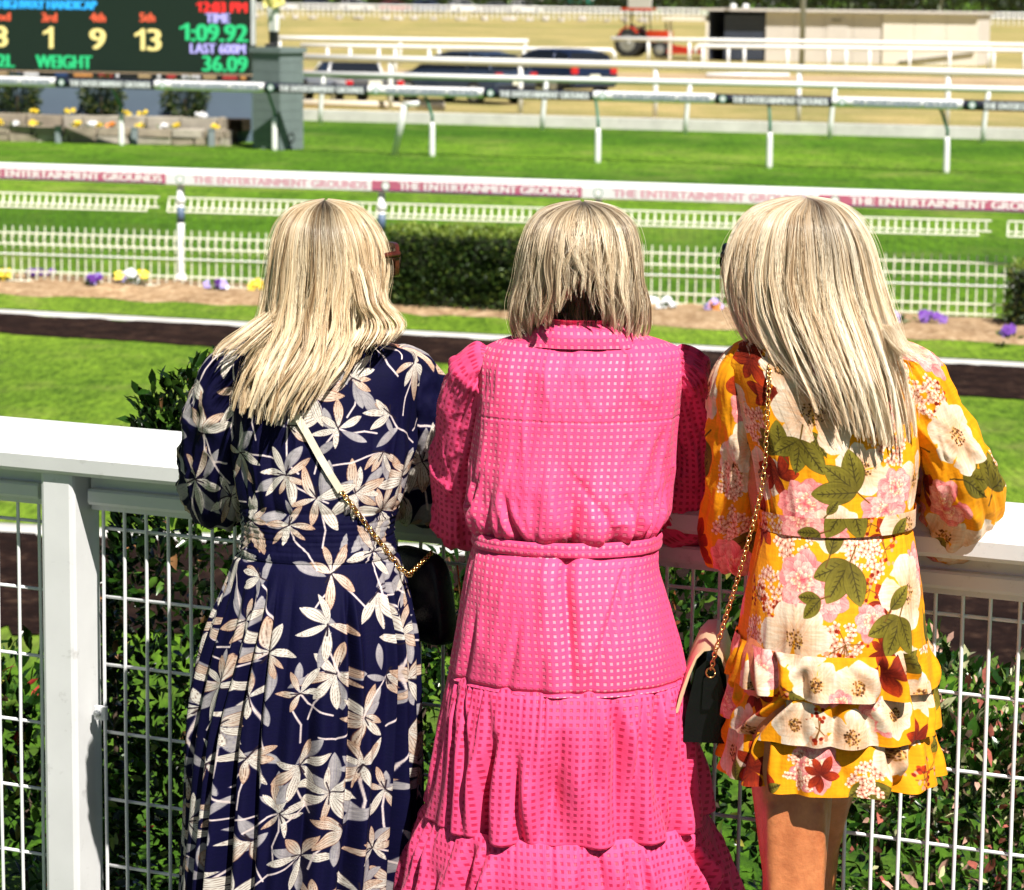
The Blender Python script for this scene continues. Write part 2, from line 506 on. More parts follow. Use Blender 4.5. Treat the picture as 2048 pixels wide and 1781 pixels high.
for i in range(len(edges) - 1):
    a = edges[i] + (.05 if i else 0); b_ = edges[i + 1] - .05
    MB().extrude([(-.020, -.160), (-.022, -.086), (.022, -.086), (.020, -.160)], NF.at(a - .008 * (i > 0), RAILZ), NF.at(b_, RAILZ), T).build('beam', M_FENCEW, nf)
    a2, b2 = a + (.0 if i else 0), b_ - .012
    MB().extrude([(-.046, -.140), (-.046, -.120), (-.042, -.116), (-.0205, -.116), (-.0195, -.146), (-.042, -.146)], NF.at(a2, RAILZ), NF.at(b2, RAILZ), T).build('lip', M_FENCEW, nf, angle=30)
    # wire panel: verticals in front, horizontals behind them
    zt, zb = RAILZ - .161, .06
    k = int((b_ - a) / .048)
    for j in range(k + 1):
        s = a + .012 + j * .048
        if s > b_ - .004: break
        px = proj(NF.at(s, .8, .0))[0]
        if px < -420 or px > 2500: continue
        jx = random.uniform(-.0012, .0012)
        zs = np.linspace(zt, zb, 9)
        w = MB().tube([NF.at(s + jx + math.sin(z_ * 7 + j) * .0009, z_, .012) for z_ in zs], .0034, 8, cap=False).build('wire', M_WIRE, nf, smooth=True)
    z0 = 0.965
    h = 0
    while z0 - h * .1335 > zb:
        z_ = z0 - h * .1335 - .012
        MB().tube([NF.at(s_, z_, .0045) for s_ in np.linspace(max(a + .008, -1.2), min(b_ - .008, 3.2), 5)], .0034, 8).build('cross_wire', M_WIRE, nf, smooth=True)
        h += 1
# clip with its bolt that holds the panel to the post
s = posts[1] + .062
zc = at(203, 1420, NF.at(s, 0)[1])[2]
cl = MB().box(NF.at(s, zc, .026), (.026, .012, .026), (NF.d, T, (0, 0, 1)), bev=.003).build('clip', M_WIRE, nf, angle=30)
MB().lathe(NF.at(s - .004, zc, .032), -T, [(0, .0075), (.005, .0075), (.006, .0045), (.009, .004)], 8).build('bolt', M_STEEL, cl)

# ------------------------------------------------------------------ leaves
def leaf_mat(name, rough=0.35, trans=0.25):
    m, nt, b = new_mat(name)
    a = nt.nodes.new('ShaderNodeVertexColor'); a.layer_name = 'col'
    n = noise(nt, 120, 3)
    c = mixc(nt, 1.0, a.outputs[0], ramp(nt, n, [(0.3, (0.8, 0.8, 0.8)), (0.7, (1.15, 1.15, 1.1))]), 'MULTIPLY')
    nt.links.new(c, b.inputs['Base Color'])
    b.inputs['Roughness'].default_value = rough
    tr = nt.nodes.new('ShaderNodeBsdfTranslucent'); nt.links.new(c, tr.inputs[0])
    mx = nt.nodes.new('ShaderNodeMixShader'); mx.inputs[0].default_value = trans
    nt.links.new(b.outputs[0], mx.inputs[1]); nt.links.new(tr.outputs[0], mx.inputs[2])
    nt.links.new(mx.outputs[0], nt.nodes['Material Output'].inputs[0])
    return m
M_LEAF = leaf_mat('glossy_leaf', 0.25, 0.2)
M_LEAF2 = leaf_mat('matt_leaf', 0.5, 0.2)
M_BARK = mat('bark', (0.07, 0.045, 0.03), 0.9, 0.3, 30, bmp=0.6)
LEAF = np.array([[0, 0, 0], [.16, .30, .02], [0, .33, -.03], [-.16, .30, .02], [.19, .62, .03], [0, .66, -.02], [-.19, .62, .03], [0, 1.0, -.10]])
LEAFQ = np.array([[0, 1, 2, 2], [0, 2, 3, 3], [1, 4, 5, 2], [2, 5, 6, 3], [4, 7, 5, 5], [5, 7, 6, 6]])
def leaves(name, pos, nrm, size, cols, material, parent, seed=1):
    """pos (n,3); nrm (n,3) rough outward direction; size (n,); cols (n,3)"""
    g = np.random.default_rng(seed)
    n = len(pos)
    d = nrm + g.normal(0, .55, (n, 3)); d /= np.linalg.norm(d, axis=1)[:, None]         # leaf points this way
    a = g.normal(0, 1, (n, 3)); a[:, 2] += 0.2
    x = np.cross(d, a); x /= np.linalg.norm(x, axis=1)[:, None] + 1e-9
    z = np.cross(x, d)
    fl = np.where(z[:, 2] < 0, -1.0, 1.0)[:, None]; z = z * fl; x = x * fl
    L = LEAF[None] * size[:, None, None]
    w = g.uniform(.75, 1.15, n)[:, None]
    V = pos[:, None] + x[:, None] * (L[:, :, 0] * w)[..., None] + d[:, None] * L[:, :, 1:2] + z[:, None] * L[:, :, 2:3]
    tri = np.array([[0, 1, 2], [0, 2, 3], [1, 4, 2], [4, 5, 2], [2, 5, 6], [2, 6, 3], [4, 7, 5], [5, 7, 6]])
    q = (np.arange(n)[:, None, None] * 8 + tri[None]).reshape(-1, 3)
    me = bpy.data.meshes.new(name)
    fast_mesh(me, V.reshape(-1, 3), q)
    ca = me.color_attributes.new('col', 'FLOAT_COLOR', 'POINT')
    C = np.ones((n, 8, 4)); C[:, :, :3] = cols[:, None]
    ca.data.foreach_set('color', C.astype(np.float32).ravel())
    o = link(name, me, material, parent, True)
    o['kind'] = 'stuff'
    return o
def pick(g, n, table):
    w = np.array([t[0] for t in table], float); w /= w.sum()
    c = np.array([t[1] for t in table], float)[g.choice(len(table), n, p=w)]
    return c * g.uniform(.7, 1.25, (n, 1))
def stems(name, base, tips, r, parent, seed=0, branches=3):
    g = np.random.default_rng(seed)
    mb = MB()
    for t in tips:
        t = np.array(t); b_ = np.array(base) + g.normal(0, .03, 3) * np.array([1, 1, 0])
        m = (b_ + t) / 2 + g.normal(0, .04, 3)
        mb.tube([b_, m, t], [r, r * .7, r * .3], 6)
        for _ in range(branches):
            k = g.uniform(.35, .95); p = b_ * (1 - k) + t * k
            mb.tube([p, p + g.normal(0, 1, 3) * np.array([.08, .08, .06]) + np.array([0, 0, .06])], [r * .4, r * .15], 5)
    return mb.build(name, M_BARK, parent, smooth=True)
def bush(name, label, pxl, pxr, top, Y0, Y1, n, size, table, seed, zb=None, group=None, material=None, tops=None, core=True, fill=.35, sprigs=0):
    """leafy mass: fills from the ground up to a lumpy top given in picture pixels"""
    g = np.random.default_rng(seed)
    Yc = (Y0 + Y1) / 2
    xl, xr = at(pxl, top, Yc)[0], at(pxr, top, Yc)[0]
    z1 = at((pxl + pxr) / 2, top, Yc)[2]
    gr = ground_z(Yc) if zb is None else zb
    o = thing(name, ((xl + xr) / 2, Yc, gr), label, 'hedge' if 'hedge' in name else 'shrub', group)
    u = g.uniform(0, 1, n); v = g.uniform(0, 1, n); w = g.uniform(0, 1, n) ** .6
    # push most leaves to the outer skin
    side = g.uniform(0, 1, n)
    v = np.where(side < .5, v * .25, v)
    X = xl + (xr - xl) * u
    Yy = Y0 + (Y1 - Y0) * v
    topf = np.ones(n) if tops is None else np.interp(u, *tops)
    topz = gr + (z1 - gr) * topf * (0.90 + .22 * vnoise(u * (xr - xl) * 9, v * 4, seed)) * (1 - .25 * (2 * v - 1) ** 4)
    edge = np.minimum(1, np.minimum(u, 1 - u) * (xr - xl) / .10)
    topz = gr + (topz - gr) * (0.55 + .45 * edge)
    Z = gr + (topz - gr) * w
    onskin = g.uniform(0, 1, n) < fill
    Z = np.where(onskin, topz - g.exponential(.02, n), Z)
    pos = np.stack([X, Yy, Z], 1)
    nr = np.stack([(u - .5) * 1.2, (v - .55) * 1.4, 0.25 + .8 * onskin], 1)
    leaves('foliage', pos, nr, g.uniform(.6, 1.2, n) * size, pick(g, n, table), material or M_LEAF, o, seed)
    k = max(2, int((xr - xl) / .12))
    tips = [(xl + (xr - xl) * (i + .5) / k + g.normal(0, .03), Yc + g.normal(0, .08), gr + (z1 - gr) * g.uniform(.6, .9)) for i in range(k)]
    mb = MB()
    for i, t in enumerate(tips):
        b_ = np.array([t[0] + g.normal(0, .04), Yc + g.normal(0, .05), gr - .02])
        mb.tube([b_, (b_ + np.array(t)) / 2 + g.normal(0, .02, 3), t], [.009, .007, .003], 6)
    mb.build('stem', M_BARK, o, smooth=True)
    return o
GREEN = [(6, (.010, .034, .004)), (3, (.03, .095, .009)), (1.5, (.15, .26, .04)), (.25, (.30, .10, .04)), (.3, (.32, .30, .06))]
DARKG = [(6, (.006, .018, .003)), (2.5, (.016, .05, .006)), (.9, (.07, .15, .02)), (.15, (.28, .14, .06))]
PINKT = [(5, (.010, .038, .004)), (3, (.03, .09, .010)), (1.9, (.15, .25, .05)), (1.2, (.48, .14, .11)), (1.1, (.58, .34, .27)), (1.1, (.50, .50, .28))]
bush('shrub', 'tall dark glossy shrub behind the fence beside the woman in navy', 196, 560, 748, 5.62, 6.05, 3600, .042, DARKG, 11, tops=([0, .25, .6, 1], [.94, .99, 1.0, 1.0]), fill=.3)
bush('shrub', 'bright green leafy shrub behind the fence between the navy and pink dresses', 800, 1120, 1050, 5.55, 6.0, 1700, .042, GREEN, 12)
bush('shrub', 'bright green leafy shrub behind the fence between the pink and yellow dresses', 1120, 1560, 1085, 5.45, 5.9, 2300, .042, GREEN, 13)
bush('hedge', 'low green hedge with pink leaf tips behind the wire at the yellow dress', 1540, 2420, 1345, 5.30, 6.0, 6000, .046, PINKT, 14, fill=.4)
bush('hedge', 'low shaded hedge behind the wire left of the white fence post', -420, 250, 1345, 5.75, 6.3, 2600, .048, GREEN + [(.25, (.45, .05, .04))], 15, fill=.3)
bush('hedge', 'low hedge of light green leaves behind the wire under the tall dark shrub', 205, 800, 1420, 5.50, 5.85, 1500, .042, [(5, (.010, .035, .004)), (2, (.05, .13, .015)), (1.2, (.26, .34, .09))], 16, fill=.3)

# ------------------------------------------------------------------ inner running rail with its banners and mesh fence
base = gz(362, 582, GZ)
MRZ = at(362, 336, base[1])[2]
m0, m1 = gz(0, 325, MRZ), gz(2048, 389, MRZ)
MR = Plane(m0, m1)
mr = thing('running_rail', MR.at(1.5, GZ), 'white running rail with maroon and white lettered banners across the green track', 'rail')
M_MAROON = mat('maroon_vinyl', (0.50, 0.13, 0.21), 0.45, 0.06, 3)
M_PURPLE = mat('purple_vinyl', (0.12, 0.008, 0.13), 0.45, 0.06, 3)
M_BWHITE = mat('banner_white', (0.78, 0.77, 0.79), 0.45, 0.04, 3)
M_PINKT = mat('pink_print', (0.66, 0.34, 0.42), 0.5, 0.08, 3)
M_WTXT = mat('white_print', (0.85, 0.82, 0.83), 0.5, 0.03, 3)
M_LOGO = mat('green_print', (0.12, 0.32, 0.20), 0.5, 0.1, 3)
rp = [(-.050, -.154), (-.058, -.146), (-.058, -.056), (-.050, -.046), (-.05, -.02), (-.03, -.004), (0, 0), (.03, -.004), (.05, -.02), (.05, -.150)]
MB().extrude(rp, MR.at(-6, MRZ), MR.at(MR.len + 8, MRZ), -MR.n).build('top_rail', M_WHITE, mr, angle=30)
cuts = [-90, 337, 747, 1168, 1640, 2130]
def ring(name, c, ex, ez, n, r, w, material, parent):
    mb = MB(); k = 20; vs = []
    for i in range(k):
        a = 2 * math.pi * i / k
        for q in (r, r - w): vs.append(c + ex * q * math.cos(a) + ez * q * math.sin(a) + n * .001)
    mb.add(vs, [(2 * i, 2 * ((i + 1) % k), 2 * ((i + 1) % k) + 1, 2 * i + 1) for i in range(k)])
    return mb.build(name, material, parent)
for i in range(len(cuts) - 1):
    sa, sb = MR.s(cuts[i], 360), MR.s(cuts[i + 1], 360)
    maroon = i % 2 == 0
    off = .0585
    up = np.array([0, 0, 1.0])
    L = sb - sa
    bn = MB().extrude([(-off - .003, -.145), (-off - .003, -.052), (-off, -.052), (-off, -.145)], MR.at(sa + .004, MRZ), MR.at(sb - .004, MRZ), -MR.n).build('banner', M_MAROON if maroon else M_BWHITE, mr)
    o = off + .0042
    lettering('lettering', 'THE ENTERTAINMENT GROUNDS', MR.at(sa + L * .135, MRZ - .130, o), MR.d, up, L * .845, .068, M_WTXT if maroon else M_PINKT, bn, MR.n, bold=.006)
    if maroon:
        MB().extrude([(-o - .0005, -.145), (-o - .0005, -.134), (-o, -.134), (-o, -.145)], MR.at(sa + .01, MRZ), MR.at(sb - .01, MRZ), -MR.n).build('border', M_PURPLE, bn)
    c = MR.at(sa + L * .07, MRZ - .098, o)
    ring('logo', c, MR.d, up, MR.n, .042, .009, M_LOGO, bn)
    ring('logo_disc', c, MR.d, up, MR.n, .034, .034, M_WTXT, bn)
M_BLUEG = mat('blue_grey_post_shade', (0.10, 0.15, 0.24), 0.5, 0.1)
for px in (-90, 362, 763, 1195, 1662, 2160):
    s = MR.s(px, 500)
    zt = MRZ - .156
    p = MB().tube([MR.at(s, GZ - .05, 0), MR.at(s, GZ + .05, 0), MR.at(s, zt, 0)], .034, 14).build('post', M_WHITE, mr, smooth=True)
    z2 = at(px if 0 < px < 2048 else 1024, 420, MR.at(s, 0)[1])[2]
    zr = GZ + (MRZ - GZ) * .62
    MB().tube([MR.at(s, zr - .07, 0), MR.at(s, zr + .075, 0)], .0352, 14).build('sleeve', M_BLUEG, p, smooth=True)  # thin blue-grey ring: the rail's shade on the post, put in as colour
    MB().lathe(MR.at(s, zr + .10, 0), (0, 0, 1), [(0, .038), (.02, .046), (.05, .046), (.07, .037)], 14).build('collar', M_WHITE, p, smooth=True)
    MB().lathe(MR.at(s, GZ + .06, 0), (0, 0, 1), [(0, .055), (.03, .062), (.10, .040)], 14).build('foot_collar', M_WHITE, p, smooth=True)

# mesh fence of pale wires: upright pickets with rolled bands, and a rolled top band behind the rail
def wire_band(mb, pl, s0, s1, off, zs, r, verts, z_lo, z_hi, lean=0.0, rv=.006):
    for z in zs: mb.tube([pl.at(s0, z, off), pl.at(s1, z, off)], r, 5)
    n = int((s1 - s0) / verts)
    for i in range(n + 1):
        s = s0 + i * verts
        mb.tube([pl.at(s, z_lo, off), pl.at(s, z_hi, off + lean)], rv, 5)
fb = gz(362, 590, GZ)
FB0, FB1 = gz(0, 577, GZ), gz(1925, 646, GZ)
FB = Plane(FB0, FB1)
def zf(py0, x0=180): return FB.hit(x0, py0)[2]
wf = thing('mesh_fence', FB.at(4, GZ), 'pale cream wire picket fence standing behind the mulch flower bed', 'fence')
s_end = FB.s(2044, 600)
z_top, z_b1, z_b2, z_m, z_l1, z_l2 = zf(456), zf(470), zf(492), zf(513), zf(547), zf(566)
mb = MB(); wire_band(mb, FB, -4, s_end, 0, [], .006, .078, GZ - .02, z_top, rv=.0065); mb.build('picket_wire', M_CREAMW, wf)['kind'] = 'stuff'
mb = MB()
wire_band(mb, FB, -4, s_end, .035, [z_b1, z_b2], .008, .078, z_b2, z_b1, rv=.006)
wire_band(mb, FB, -4, s_end, .03, [z_l1, z_l2], .008, .078, z_l2, z_l1, rv=.006)
mb.build('rolled_band', M_CREAMW, wf)['kind'] = 'stuff'
MB().tube([FB.at(-4, z_m, .012), FB.at(s_end, z_m, .012)], .008, 6).build('line_wire', M_WIRE, wf)
MB().tube([FB.at(-4, GZ + .05, .012), FB.at(s_end, GZ + .05, .012)], .008, 6).build('line_wire', M_WIRE, wf)
# rolled top of the second mesh fence, a little farther off
wg = thing('mesh_fence', FB.at(4, GZ, -1.0), 'fine wire fence with a rolled white top band behind the picket fence', 'fence')
B2 = Plane(FB.at(0, 0, -.9), FB.at(FB.len, 0, -.9))
M_FINE = mat('fine_green_wire', (0.10, 0.22, 0.05), 0.5, 0.1)
for (xa, xb) in ((-400, 318), (338, 1985), (2018, 2600)):
    sa, sb = B2.s(xa, 400), B2.s(xb, 400)
    k = (min(max(xa, 0), 2048) / 2048)
    zt = B2.hit(180, 391)[2]; zl = B2.hit(180, 411)[2]; zl2 = B2.hit(180, 418)[2]
    mb = MB(); wire_band(mb, B2, sa, sb, 0, [zt, zl], .0085, .072, zl, zt, rv=.0085)
    wire_band(mb, B2, sa, sb - .1, .05, [zl2], .0085, .072, zl2, zt - .02, lean=-.05, rv=.007)
    mb.build('rolled_band', M_CREAMW, wg)['kind'] = 'stuff'
    mb = MB(); wire_band(mb, B2, sa, sb, 0, [], .002, .072, GZ - .02, zl2, rv=.0022); mb.build('upright_wire', M_FINE, wg)['kind'] = 'stuff'

# clipped box hedge in the bed, and the dark bush with its shade at the picture's right edge
def box_hedge(label, pxl, pxr, top, bot, depth, n, seed, table):
    g = np.random.default_rng(seed)
    p0, p1 = gz(pxl, bot, GZ), gz(pxr, bot + (pxr - pxl) * .045, GZ)
    d = (p1 - p0); L = np.linalg.norm(d); d /= L; nn = np.array([-d[1], d[0], 0])
    H = at((pxl + pxr) / 2, top, p0[1] / 2 + p1[1] / 2)[2] - GZ
    o = thing('box_hedge', (p0 + p1) / 2, label, 'hedge')
    c = (p0 + p1) / 2 + nn * depth / 2 + np.array([0, 0, H / 2])
    f = g.integers(0, 10, n)
    u = g.uniform(-.5, .5, n); v = g.uniform(-.5, .5, n); w = g.uniform(-.5, .5, n)
    pu = np.where(f < 5, u, np.where(f < 8, u, np.where(f == 8, -.5, .5)))
    pv = np.where(f < 5, -.5, np.where(f < 8, v, v))
    pw = np.where(f < 5, w, np.where(f < 8, .5, w))
    lump = (vnoise(u * L * 6, w * 6, seed) - .5) * .07
    pos = c + (d[None] * (pu * L)[:, None]) + nn[None] * (pv * depth)[:, None] + np.array([0, 0, 1])[None] * (pw * H)[:, None]
    pos += -nn[None] * (np.where(f < 5, lump, 0))[:, None] + g.normal(0, .02, (n, 3))
    nr = np.stack([np.where(f == 8, -1, np.where(f == 9, 1, 0)), np.where(f < 5, -1.0, 0), np.where((f >= 5) & (f < 8), 1.2, .25)], 1)
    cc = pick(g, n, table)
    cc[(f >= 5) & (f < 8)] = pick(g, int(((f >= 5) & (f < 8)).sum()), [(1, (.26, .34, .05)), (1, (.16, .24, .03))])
    leaves('foliage', pos, nr, g.uniform(.03, .06, n), cc, M_LEAF2, o, seed)
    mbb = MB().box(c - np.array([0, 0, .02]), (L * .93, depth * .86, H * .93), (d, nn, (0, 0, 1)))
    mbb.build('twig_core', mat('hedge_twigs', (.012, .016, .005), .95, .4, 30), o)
    return o
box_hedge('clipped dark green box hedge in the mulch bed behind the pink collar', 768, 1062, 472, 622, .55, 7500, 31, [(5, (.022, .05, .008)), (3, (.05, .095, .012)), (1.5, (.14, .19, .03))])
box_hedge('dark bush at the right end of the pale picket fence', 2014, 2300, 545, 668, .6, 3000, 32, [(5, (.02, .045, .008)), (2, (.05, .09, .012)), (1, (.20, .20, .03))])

# pansies
def flower_mat(name, c):
    return mat(name, c, .6, .15, 30)
FCOL = {'yellow': (.78, .55, .02), 'purple': (.14, .035, .32), 'white': (.78, .78, .80), 'violet': (.40, .32, .68), 'orange': (.70, .22, .02)}
M_FL = {k: flower_mat(k + '_petal', v) for k, v in FCOL.items()}
def pansy(p, r, colour, label, seed, n=9, z=None, group=None):
    g = np.random.default_rng(seed)
    o = thing('pansy', p, label, 'flower', group)
    ln = max(10, int(30)); ps = np.array(p) + g.normal(0, r * .45, (ln, 3)) * np.array([1, 1, .3]) + np.array([0, 0, r * .25])
    leaves('foliage', ps, np.tile([0, -.2, .9], (ln, 1)), g.uniform(.5, .9, ln) * r * .9, pick(g, ln, [(1, (.04, .10, .015)), (1, (.09, .17, .03))]), M_LEAF2, o, seed)
    for i in range(n):
        c = np.array(p) + np.array([g.normal(0, r * .5), g.normal(0, r * .35), r * g.uniform(.45, 1.1)])
        fx = np.array([1, g.normal(0, .3), 0]); fx /= np.linalg.norm(fx)
        fz = np.array([0, .5 + g.normal(0, .2), 1.0]); fz /= np.linalg.norm(fz)
        fn = np.cross(fx, fz)
        mb = MB(); s = r * g.uniform(.38, .55)
        for k in range(5):
            a = R(90 + 72 * k)
            cc = c + (fx * math.cos(a) + fz * math.sin(a)) * s * .5
            k2 = 8
            mb.add([cc + fn * .004 * (1 if k % 2 else -1) + (fx * math.cos(2 * math.pi * q / k2) + fz * math.sin(2 * math.pi * q / k2)) * s * .52 for q in range(k2)], [tuple(range(k2))])
        mb.build('bloom', M_FL[colour[i % len(colour)]], o)
pl = [(10, 566, ['yellow'], 'yellow pansy at the left end of the mulch bed'),
      (72, 562, ['purple'], 'small deep purple pansy left of the white rail post'),
      (183, 576, ['purple', 'violet'], 'purple pansy clump midway left of the white rail post'),
      (264, 576, ['yellow', 'white', 'yellow', 'violet'], 'large yellow and white pansy clump beside the white rail post'),
      (436, 586, ['violet', 'purple', 'white'], 'violet and purple pansy clump just right of the rail post'),
      (514, 588, ['yellow'], 'low yellow pansy beside the blonde hair of the woman in navy'),
      (1330, 624, ['white'], 'white pansy clump right of the pink collar'),
      (1425, 628, ['violet', 'violet', 'orange'], 'violet and orange pansy clump left of the woman in yellow'),
      (1790, 655, ['violet'], 'pale violet pansy beside the long hair of the woman in yellow'),
      (1860, 652, ['purple'], 'magenta purple pansy in the mulch near the picket fence end'),
      (2014, 684, ['purple'], 'single purple pansy at the shaded right end of the bed')]
for i, (px, py, c_, lb) in enumerate(pl):
    p = gz(px, py + 12, GZ); p[2] = GZ + .07
    pansy(p, .085 if i != 3 else .11, c_, lb, 40 + i, group='pansies in the mulch bed')
# ------------------------------------------------------------------ outer banner rail on swan-neck posts
UPZ = np.array([0, 0, 1.0])
b0 = gz(1193, 326, GZ)
FRZ = at(1193, 186, b0[1])[2]
FR = Plane(gz(0, 155.5, FRZ), gz(2048, 205.5, FRZ))
frl = thing('banner_rail', FR.at(8, GZ), 'far rail with alternating navy and white lettered banners on curved green and white posts', 'rail')
MB().tube([FR.at(s_, FRZ - .06) for s_ in np.linspace(-12, FR.len + 14, 6)], .080, 12).build('top_rail', M_WHITE, frl, smooth=True)
M_NAVYB = mat('navy_vinyl', (0.010, 0.012, 0.028), 0.45, 0.1)
M_NTXT = mat('grey_print', (0.30, 0.34, 0.40), 0.5, 0.08)
M_WTX2 = mat('white_print_far', (0.72, 0.74, 0.78), 0.5, 0.03)
cuts = [-110, 113, 313, 530, 739, 968, 1190, 1431, 1668, 1927, 2200]
def wrap(sa, sb, r, a0, a1, k=7):
    vs, fs = [], []
    for s_ in (sa, sb):
        for i in range(k):
            a = R(a0 + (a1 - a0) * i / (k - 1))
            p = FR.at(s_, FRZ - .06) + FR.n * r * math.cos(a) + UPZ * r * math.sin(a); vs.append(p)
    for i in range(k - 1): fs.append((i, i + 1, k + i + 1, k + i))
    return vs, fs
for i in range(len(cuts) - 1):
    sa, sb = FR.s(cuts[i], 190), FR.s(cuts[i + 1], 190); L = sb - sa
    navy = i % 2 == 1
    bn = MB().add(*wrap(sa + .01, sb - .01, .084, -85, 80, 9)).build('banner', M_NAVYB if navy else M_BWHITE, frl, smooth=True)
    lettering('lettering', 'THE ENTERTAINMENT GROUNDS', FR.at(sa + L * .16, FRZ - .06 - .052, .089), FR.d, UPZ, L * .80, .104, M_WTX2 if navy else M_NTXT, bn, FR.n, bold=.010)
    ring('logo', FR.at(sa + L * .075, FRZ - .055, .089), FR.d, UPZ, FR.n, .060, .016, M_LOGO, bn)
    ring('logo_disc', FR.at(sa + L * .075, FRZ - .055, .089), FR.d, UPZ, FR.n, .043, .043, M_WTX2, bn)
M_GREENP = mat('green_post', (0.055, 0.17, 0.11), 0.4, 0.1)
for px, py, dx in ((-90, 280, -10), (243, 291, -22), (549, 301, -16), (864, 313, -16), (1195, 326, -4), (1538, 336, 0), (1892, 346, -12), (2240, 356, -12)):
    p = gz(px, py, GZ)
    top = FR.at(FR.s(px + dx, 190), FRZ - .11, .0)
    mid = p + UPZ * (FRZ - GZ) * .50
    q = mid + (top - mid) * .5 + (p - top) * np.array([1, 1, 0]) * .18
    po = MB().tube([p - UPZ * .05, p + UPZ * .05, p + UPZ * (FRZ - GZ) * .42, mid], [.048, .052, .048, .034], 12).build('post', M_WHITE, frl, smooth=True)
    MB().tube([mid - UPZ * .02, mid + UPZ * .1, q, q * .5 + top * .5 + UPZ * .02, top], [.028, .027, .026, .025, .024], 10).build('swan_neck', M_GREENP, po, smooth=True)
# one spare white brace leaning under the rail
p = gz(806, 309, GZ)
lean = thing('leaning_brace', p, 'white bent tube brace leaning under the far banner rail near the pillar', 'brace')
tp = FR.at(FR.s(828, 205), at(828, 206, p[1])[2], .40); p = p + FR.n * .40; lean.location = tuple(p)
MB().tube([p, (p + tp) / 2, tp], .058, 10).build('tube', M_WHITE, lean, smooth=True)
MB().tube([tp - FR.d * .03, tp + FR.d * .24 + UPZ * .02], .046, 10).build('top_tube', M_WHITE, lean, smooth=True)

# ------------------------------------------------------------------ concrete kerb and white tube rails beyond it
KB = Plane(gz(600, 241, GZ), gz(2048, 281, GZ))
kz = KB.hit(1300, 238)[2]
kb = MB().box((KB.at(0, GZ) + KB.at(0, kz)) / 2 + KB.d * (KB.len / 2) - KB.n * .15, (KB.len * 3, .3, kz - GZ), (KB.d, -KB.n, UPZ), bev=0).build('concrete_kerb', M_CONC)
tag(kb, kind='structure')
def tube_rail(label, pxs, top, bases, r, posts_, bend=0.0, ends=(0, 0), post_r=None, ref=None):
    """white tube rail; top / bases: lines given by two pixels; posts at pixel columns"""
    (xa, ya), (xb, yb) = bases
    (ta, ua), (tb, ub) = top
    xm = ref if ref else (pxs[0] + pxs[1]) / 2
    ly = lambda x: ya + (yb - ya) * (x - xa) / (xb - xa)
    lt = lambda x: ua + (ub - ua) * (x - ta) / (tb - ta)
    b_ = gz(xm, ly(xm), GZ)
    z = at(xm, lt(xm), b_[1])[2] - r
    pl = Plane(gz(xa, ly(xa), GZ), gz(xb, ly(xb), GZ))
    o = thing('tube_rail', pl.at(pl.s(xm, 150), GZ), label, 'rail', 'white tube rails beyond the track')
    s0, s1 = pl.s(pxs[0], 120), pl.s(pxs[1], 120)
    pts = [pl.at(s_, z) for s_ in np.linspace(s0, s1, 6)]
    if ends[0]: pts = [pl.at(s0 - .12, z - .35), pl.at(s0 - .10, z - .1)] + pts
    if ends[1]: pts = pts + [pl.at(s1 + .10, z - .1), pl.at(s1 + .12, z - .35)]
    MB().tube(pts, r, 10).build('rail', M_WHITE, o, smooth=True)
    for px in posts_:
        s_ = pl.s(px, 180)
        if bend:
            MB().tube([pl.at(s_, GZ - .05), pl.at(s_ + .02, GZ + .35), pl.at(s_ + bend * .5, z - .25), pl.at(s_ + bend, z)], post_r or r * .8, 8).build('post', M_WHITE, o, smooth=True)
        else:
            MB().tube([pl.at(s_, GZ - .05), pl.at(s_, z)], post_r or r * .8, 8).build('post', M_WHITE, o, smooth=True)
    return o
tube_rail('white tube rail on bent posts standing along the front of the concrete kerb', (602, 2400), ((600, 143), (2048, 173)), ((600, 247), (2048, 288)), .062, (640, 1085, 1372, 1662, 1969, 2290), bend=.10)
GZ = FZ                                      # the ground beyond the kerb lies lower
tube_rail('thickest white tube rail, on straight posts just behind the concrete kerb', (602, 2400), ((600, 111), (2048, 138)), ((780, 221), (1896, 255)), .10, (781, 1041, 1311, 1598, 1896, 2210), post_r=.065)
tube_rail('short white tube rail with a bent end in front of the parked cars', (602, 1222), ((600, 89), (1230, 94)), ((600, 160), (1230, 172)), .075, (655, 700, 757, 790, 858, 878, 1047, 1133, 1205), ends=(0, 1), post_r=.06)
tube_rail('white tube rail crossing in front of the red tractor and the shed', (1222, 2400), ((1222, 79), (2048, 84)), ((1222, 128), (2048, 142)), .10, (1295, 1377, 1975, 2160), post_r=.07)
tube_rail('lower white tube rail in front of the beige shed', (1396, 2400), ((1396, 92), (2048, 96)), ((1396, 146), (2048, 156)), .085, (1404, 1455, 1487, 1573, 1655, 1690, 1737, 1817, 1897, 1985, 2046), ends=(1, 0), post_r=.06)
tube_rail('farthest white tube rail behind the jockey statue', (540, 1056), ((540, 72), (1060, 78)), ((540, 128), (1060, 136)), .10, (560, 800, 1050), post_r=.06)
def lying(label, xa, ya, xb, yb, r, m):
    a, b_ = gz(xa, ya, GZ), gz(xb, yb, GZ)
    a = a + UPZ * r; b_ = b_ + UPZ * r
    o = MB().tube([a, (a + b_) / 2, b_], r, 10).build('spare_pipe', m, smooth=True)
    tag(o, label, 'pipe', 'spare pipes on the ground')
lying('cream spare rail pipe lying on the ground beside the white pickup', 560, 214, 888, 222, .11, mat('cream_pipe', (.70, .62, .50), .5, .08))
lying('white spare rail pipe lying on the dirt in front of the shed', 1413, 155, 1578, 156, .09, M_WHITE)

